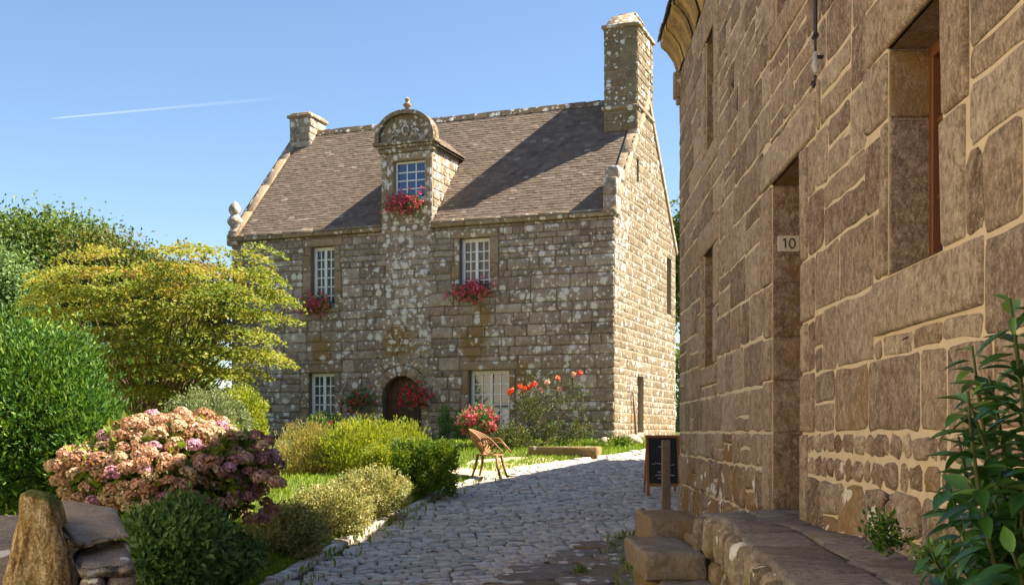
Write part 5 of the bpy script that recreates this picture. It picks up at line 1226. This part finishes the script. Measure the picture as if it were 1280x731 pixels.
# stone trough by the rose
c = GP(700, 574); u = Vector((.9353, -.354, 0)); mb = MB(); o0 = Vector((c.x, c.y, float(G(c.x, c.y))))
TF = lambda a, b, z: tuple(o0+u*a+Vector((.354, .9353, 0))*(b+.2)+Vector((0, 0, z)))
tr = empty('stone_trough', o0, 'long low ochre stone trough in the grass against the old house', 'trough')
mb.bbox((-.78, 0, -.05), (.72, .08, .26), .025, fr=TF, col=(.8, .1, .8), jit=.01); mb.bbox((-.78, .36, -.05), (.72, .44, .26), .025, fr=TF, col=(.8, .1, .8), jit=.01); mb.bbox((-.78, .08, -.05), (-.68, .36, .26), .02, fr=TF, col=(.8, .1, .8)); mb.bbox((.62, .08, -.05), (.72, .36, .26), .02, fr=TF, col=(.8, .1, .8)); mb.build('basin', m_side, tr, True)
mb = MB(); mb.box((-.7, .06, .0), (.64, .38, .2), fr=TF); mb.build('soil', m_joint, tr)
# low plants in front of the house wall
for k, (px, py, lab) in enumerate([(645, 571, 'low green leaves at the left end of the stone trough'), (745, 562, 'low green leaves at the right end of the stone trough'), (775, 556, 'small green plants at the foot of the house corner')]):
    bush('low_plant', lab, 'plant', [((*E(px, py, 25.0+k*.4, 24 if k < 2 else 14, 9, .3), 70, 24, .1), {})], lm_box, .07, .5, bark=False)
# pole leaning on the gable
a = fg(gd(789.5), gz(789, 556), .12); b = fg(gd(789), gz(789, 490), .05); mb = MB(); mb.tube([a, tuple((Vector(a)+Vector(b))/2+Vector((.01, 0, 0))), b], .03, 8)
tag(mb.build('wooden_pole', m_wood, smooth=True), 'thin upright pole leaning against the foot of the sunlit gable', 'pole')
# boulders near the house corner
for k, (px, py, r, lab) in enumerate([(757, 556, .17, 'pale boulder in the plants at the corner of the old house'), (790, 558, .24, 'grey flat boulder at the foot of the sunlit gable')]):
    c = P(px, py, 26.2); bm = bmesh.new(); bmesh.ops.create_icosphere(bm, subdivisions=3, radius=r)
    for v in bm.verts: v.co *= 1+.25*mnoise.noise(v.co*5+Vector((k*3, 0, 0))); v.co.z *= .7
    mb = MB(); mb.add([(v.co.x+c.x, v.co.y+c.y, v.co.z+float(G(c.x, c.y))+r*.3) for v in bm.verts], [tuple(v.index for v in f.verts) for f in bm.faces], (.6, .6, .1)); bm.free()
    tag(mb.build('boulder', m_front, smooth=True), lab, 'rock')
# vapour trail in the sky
t = NT('vapour'); p = t.pos(); g_ = t.noise(p, .02, 3); tr_ = t.n('BsdfTransparent'); df = t.n('BsdfDiffuse'); df.inputs[0].default_value = (.95, .95, .95, 1); tl_ = t.n('BsdfTranslucent'); tl_.inputs[0].default_value = (.95, .95, .95, 1)
r, g, b = t.col(); ad = t.n('AddShader'); t.t.links.new(df.outputs[0], ad.inputs[0]); t.t.links.new(tl_.outputs[0], ad.inputs[1])
lw = t.n('LayerWeight', Blend=.5); f_ = t.math('MULTIPLY', r, t.math('SUBTRACT', 1.0, lw.outputs['Facing'])); mx = t.n('MixShader'); t.set(mx.inputs[0], f_); t.t.links.new(tr_.outputs[0], mx.inputs[1]); t.t.links.new(ad.outputs[0], mx.inputs[2]); t.t.links.new(mx.outputs[0], t.out.inputs[0])
mb = MB(); n = 30; A0, A1 = P(57, 149, 3000), P(365, 121, 3000); pts = [A0.lerp(A1, k/(n-1)) for k in range(n)]; cols = []
for k in range(n): cols += [(.08*(1-k/(n-1))**1.0*(min(1, k/2)), 0, 0)]*10
mb.tube(pts, [2.0+2.5*k/(n-1) for k in range(n)], 10); mb.c = cols
tag(mb.build('vapour_trail', t.m, smooth=True), 'thin white aircraft trail across the blue sky at upper left', 'cloud')
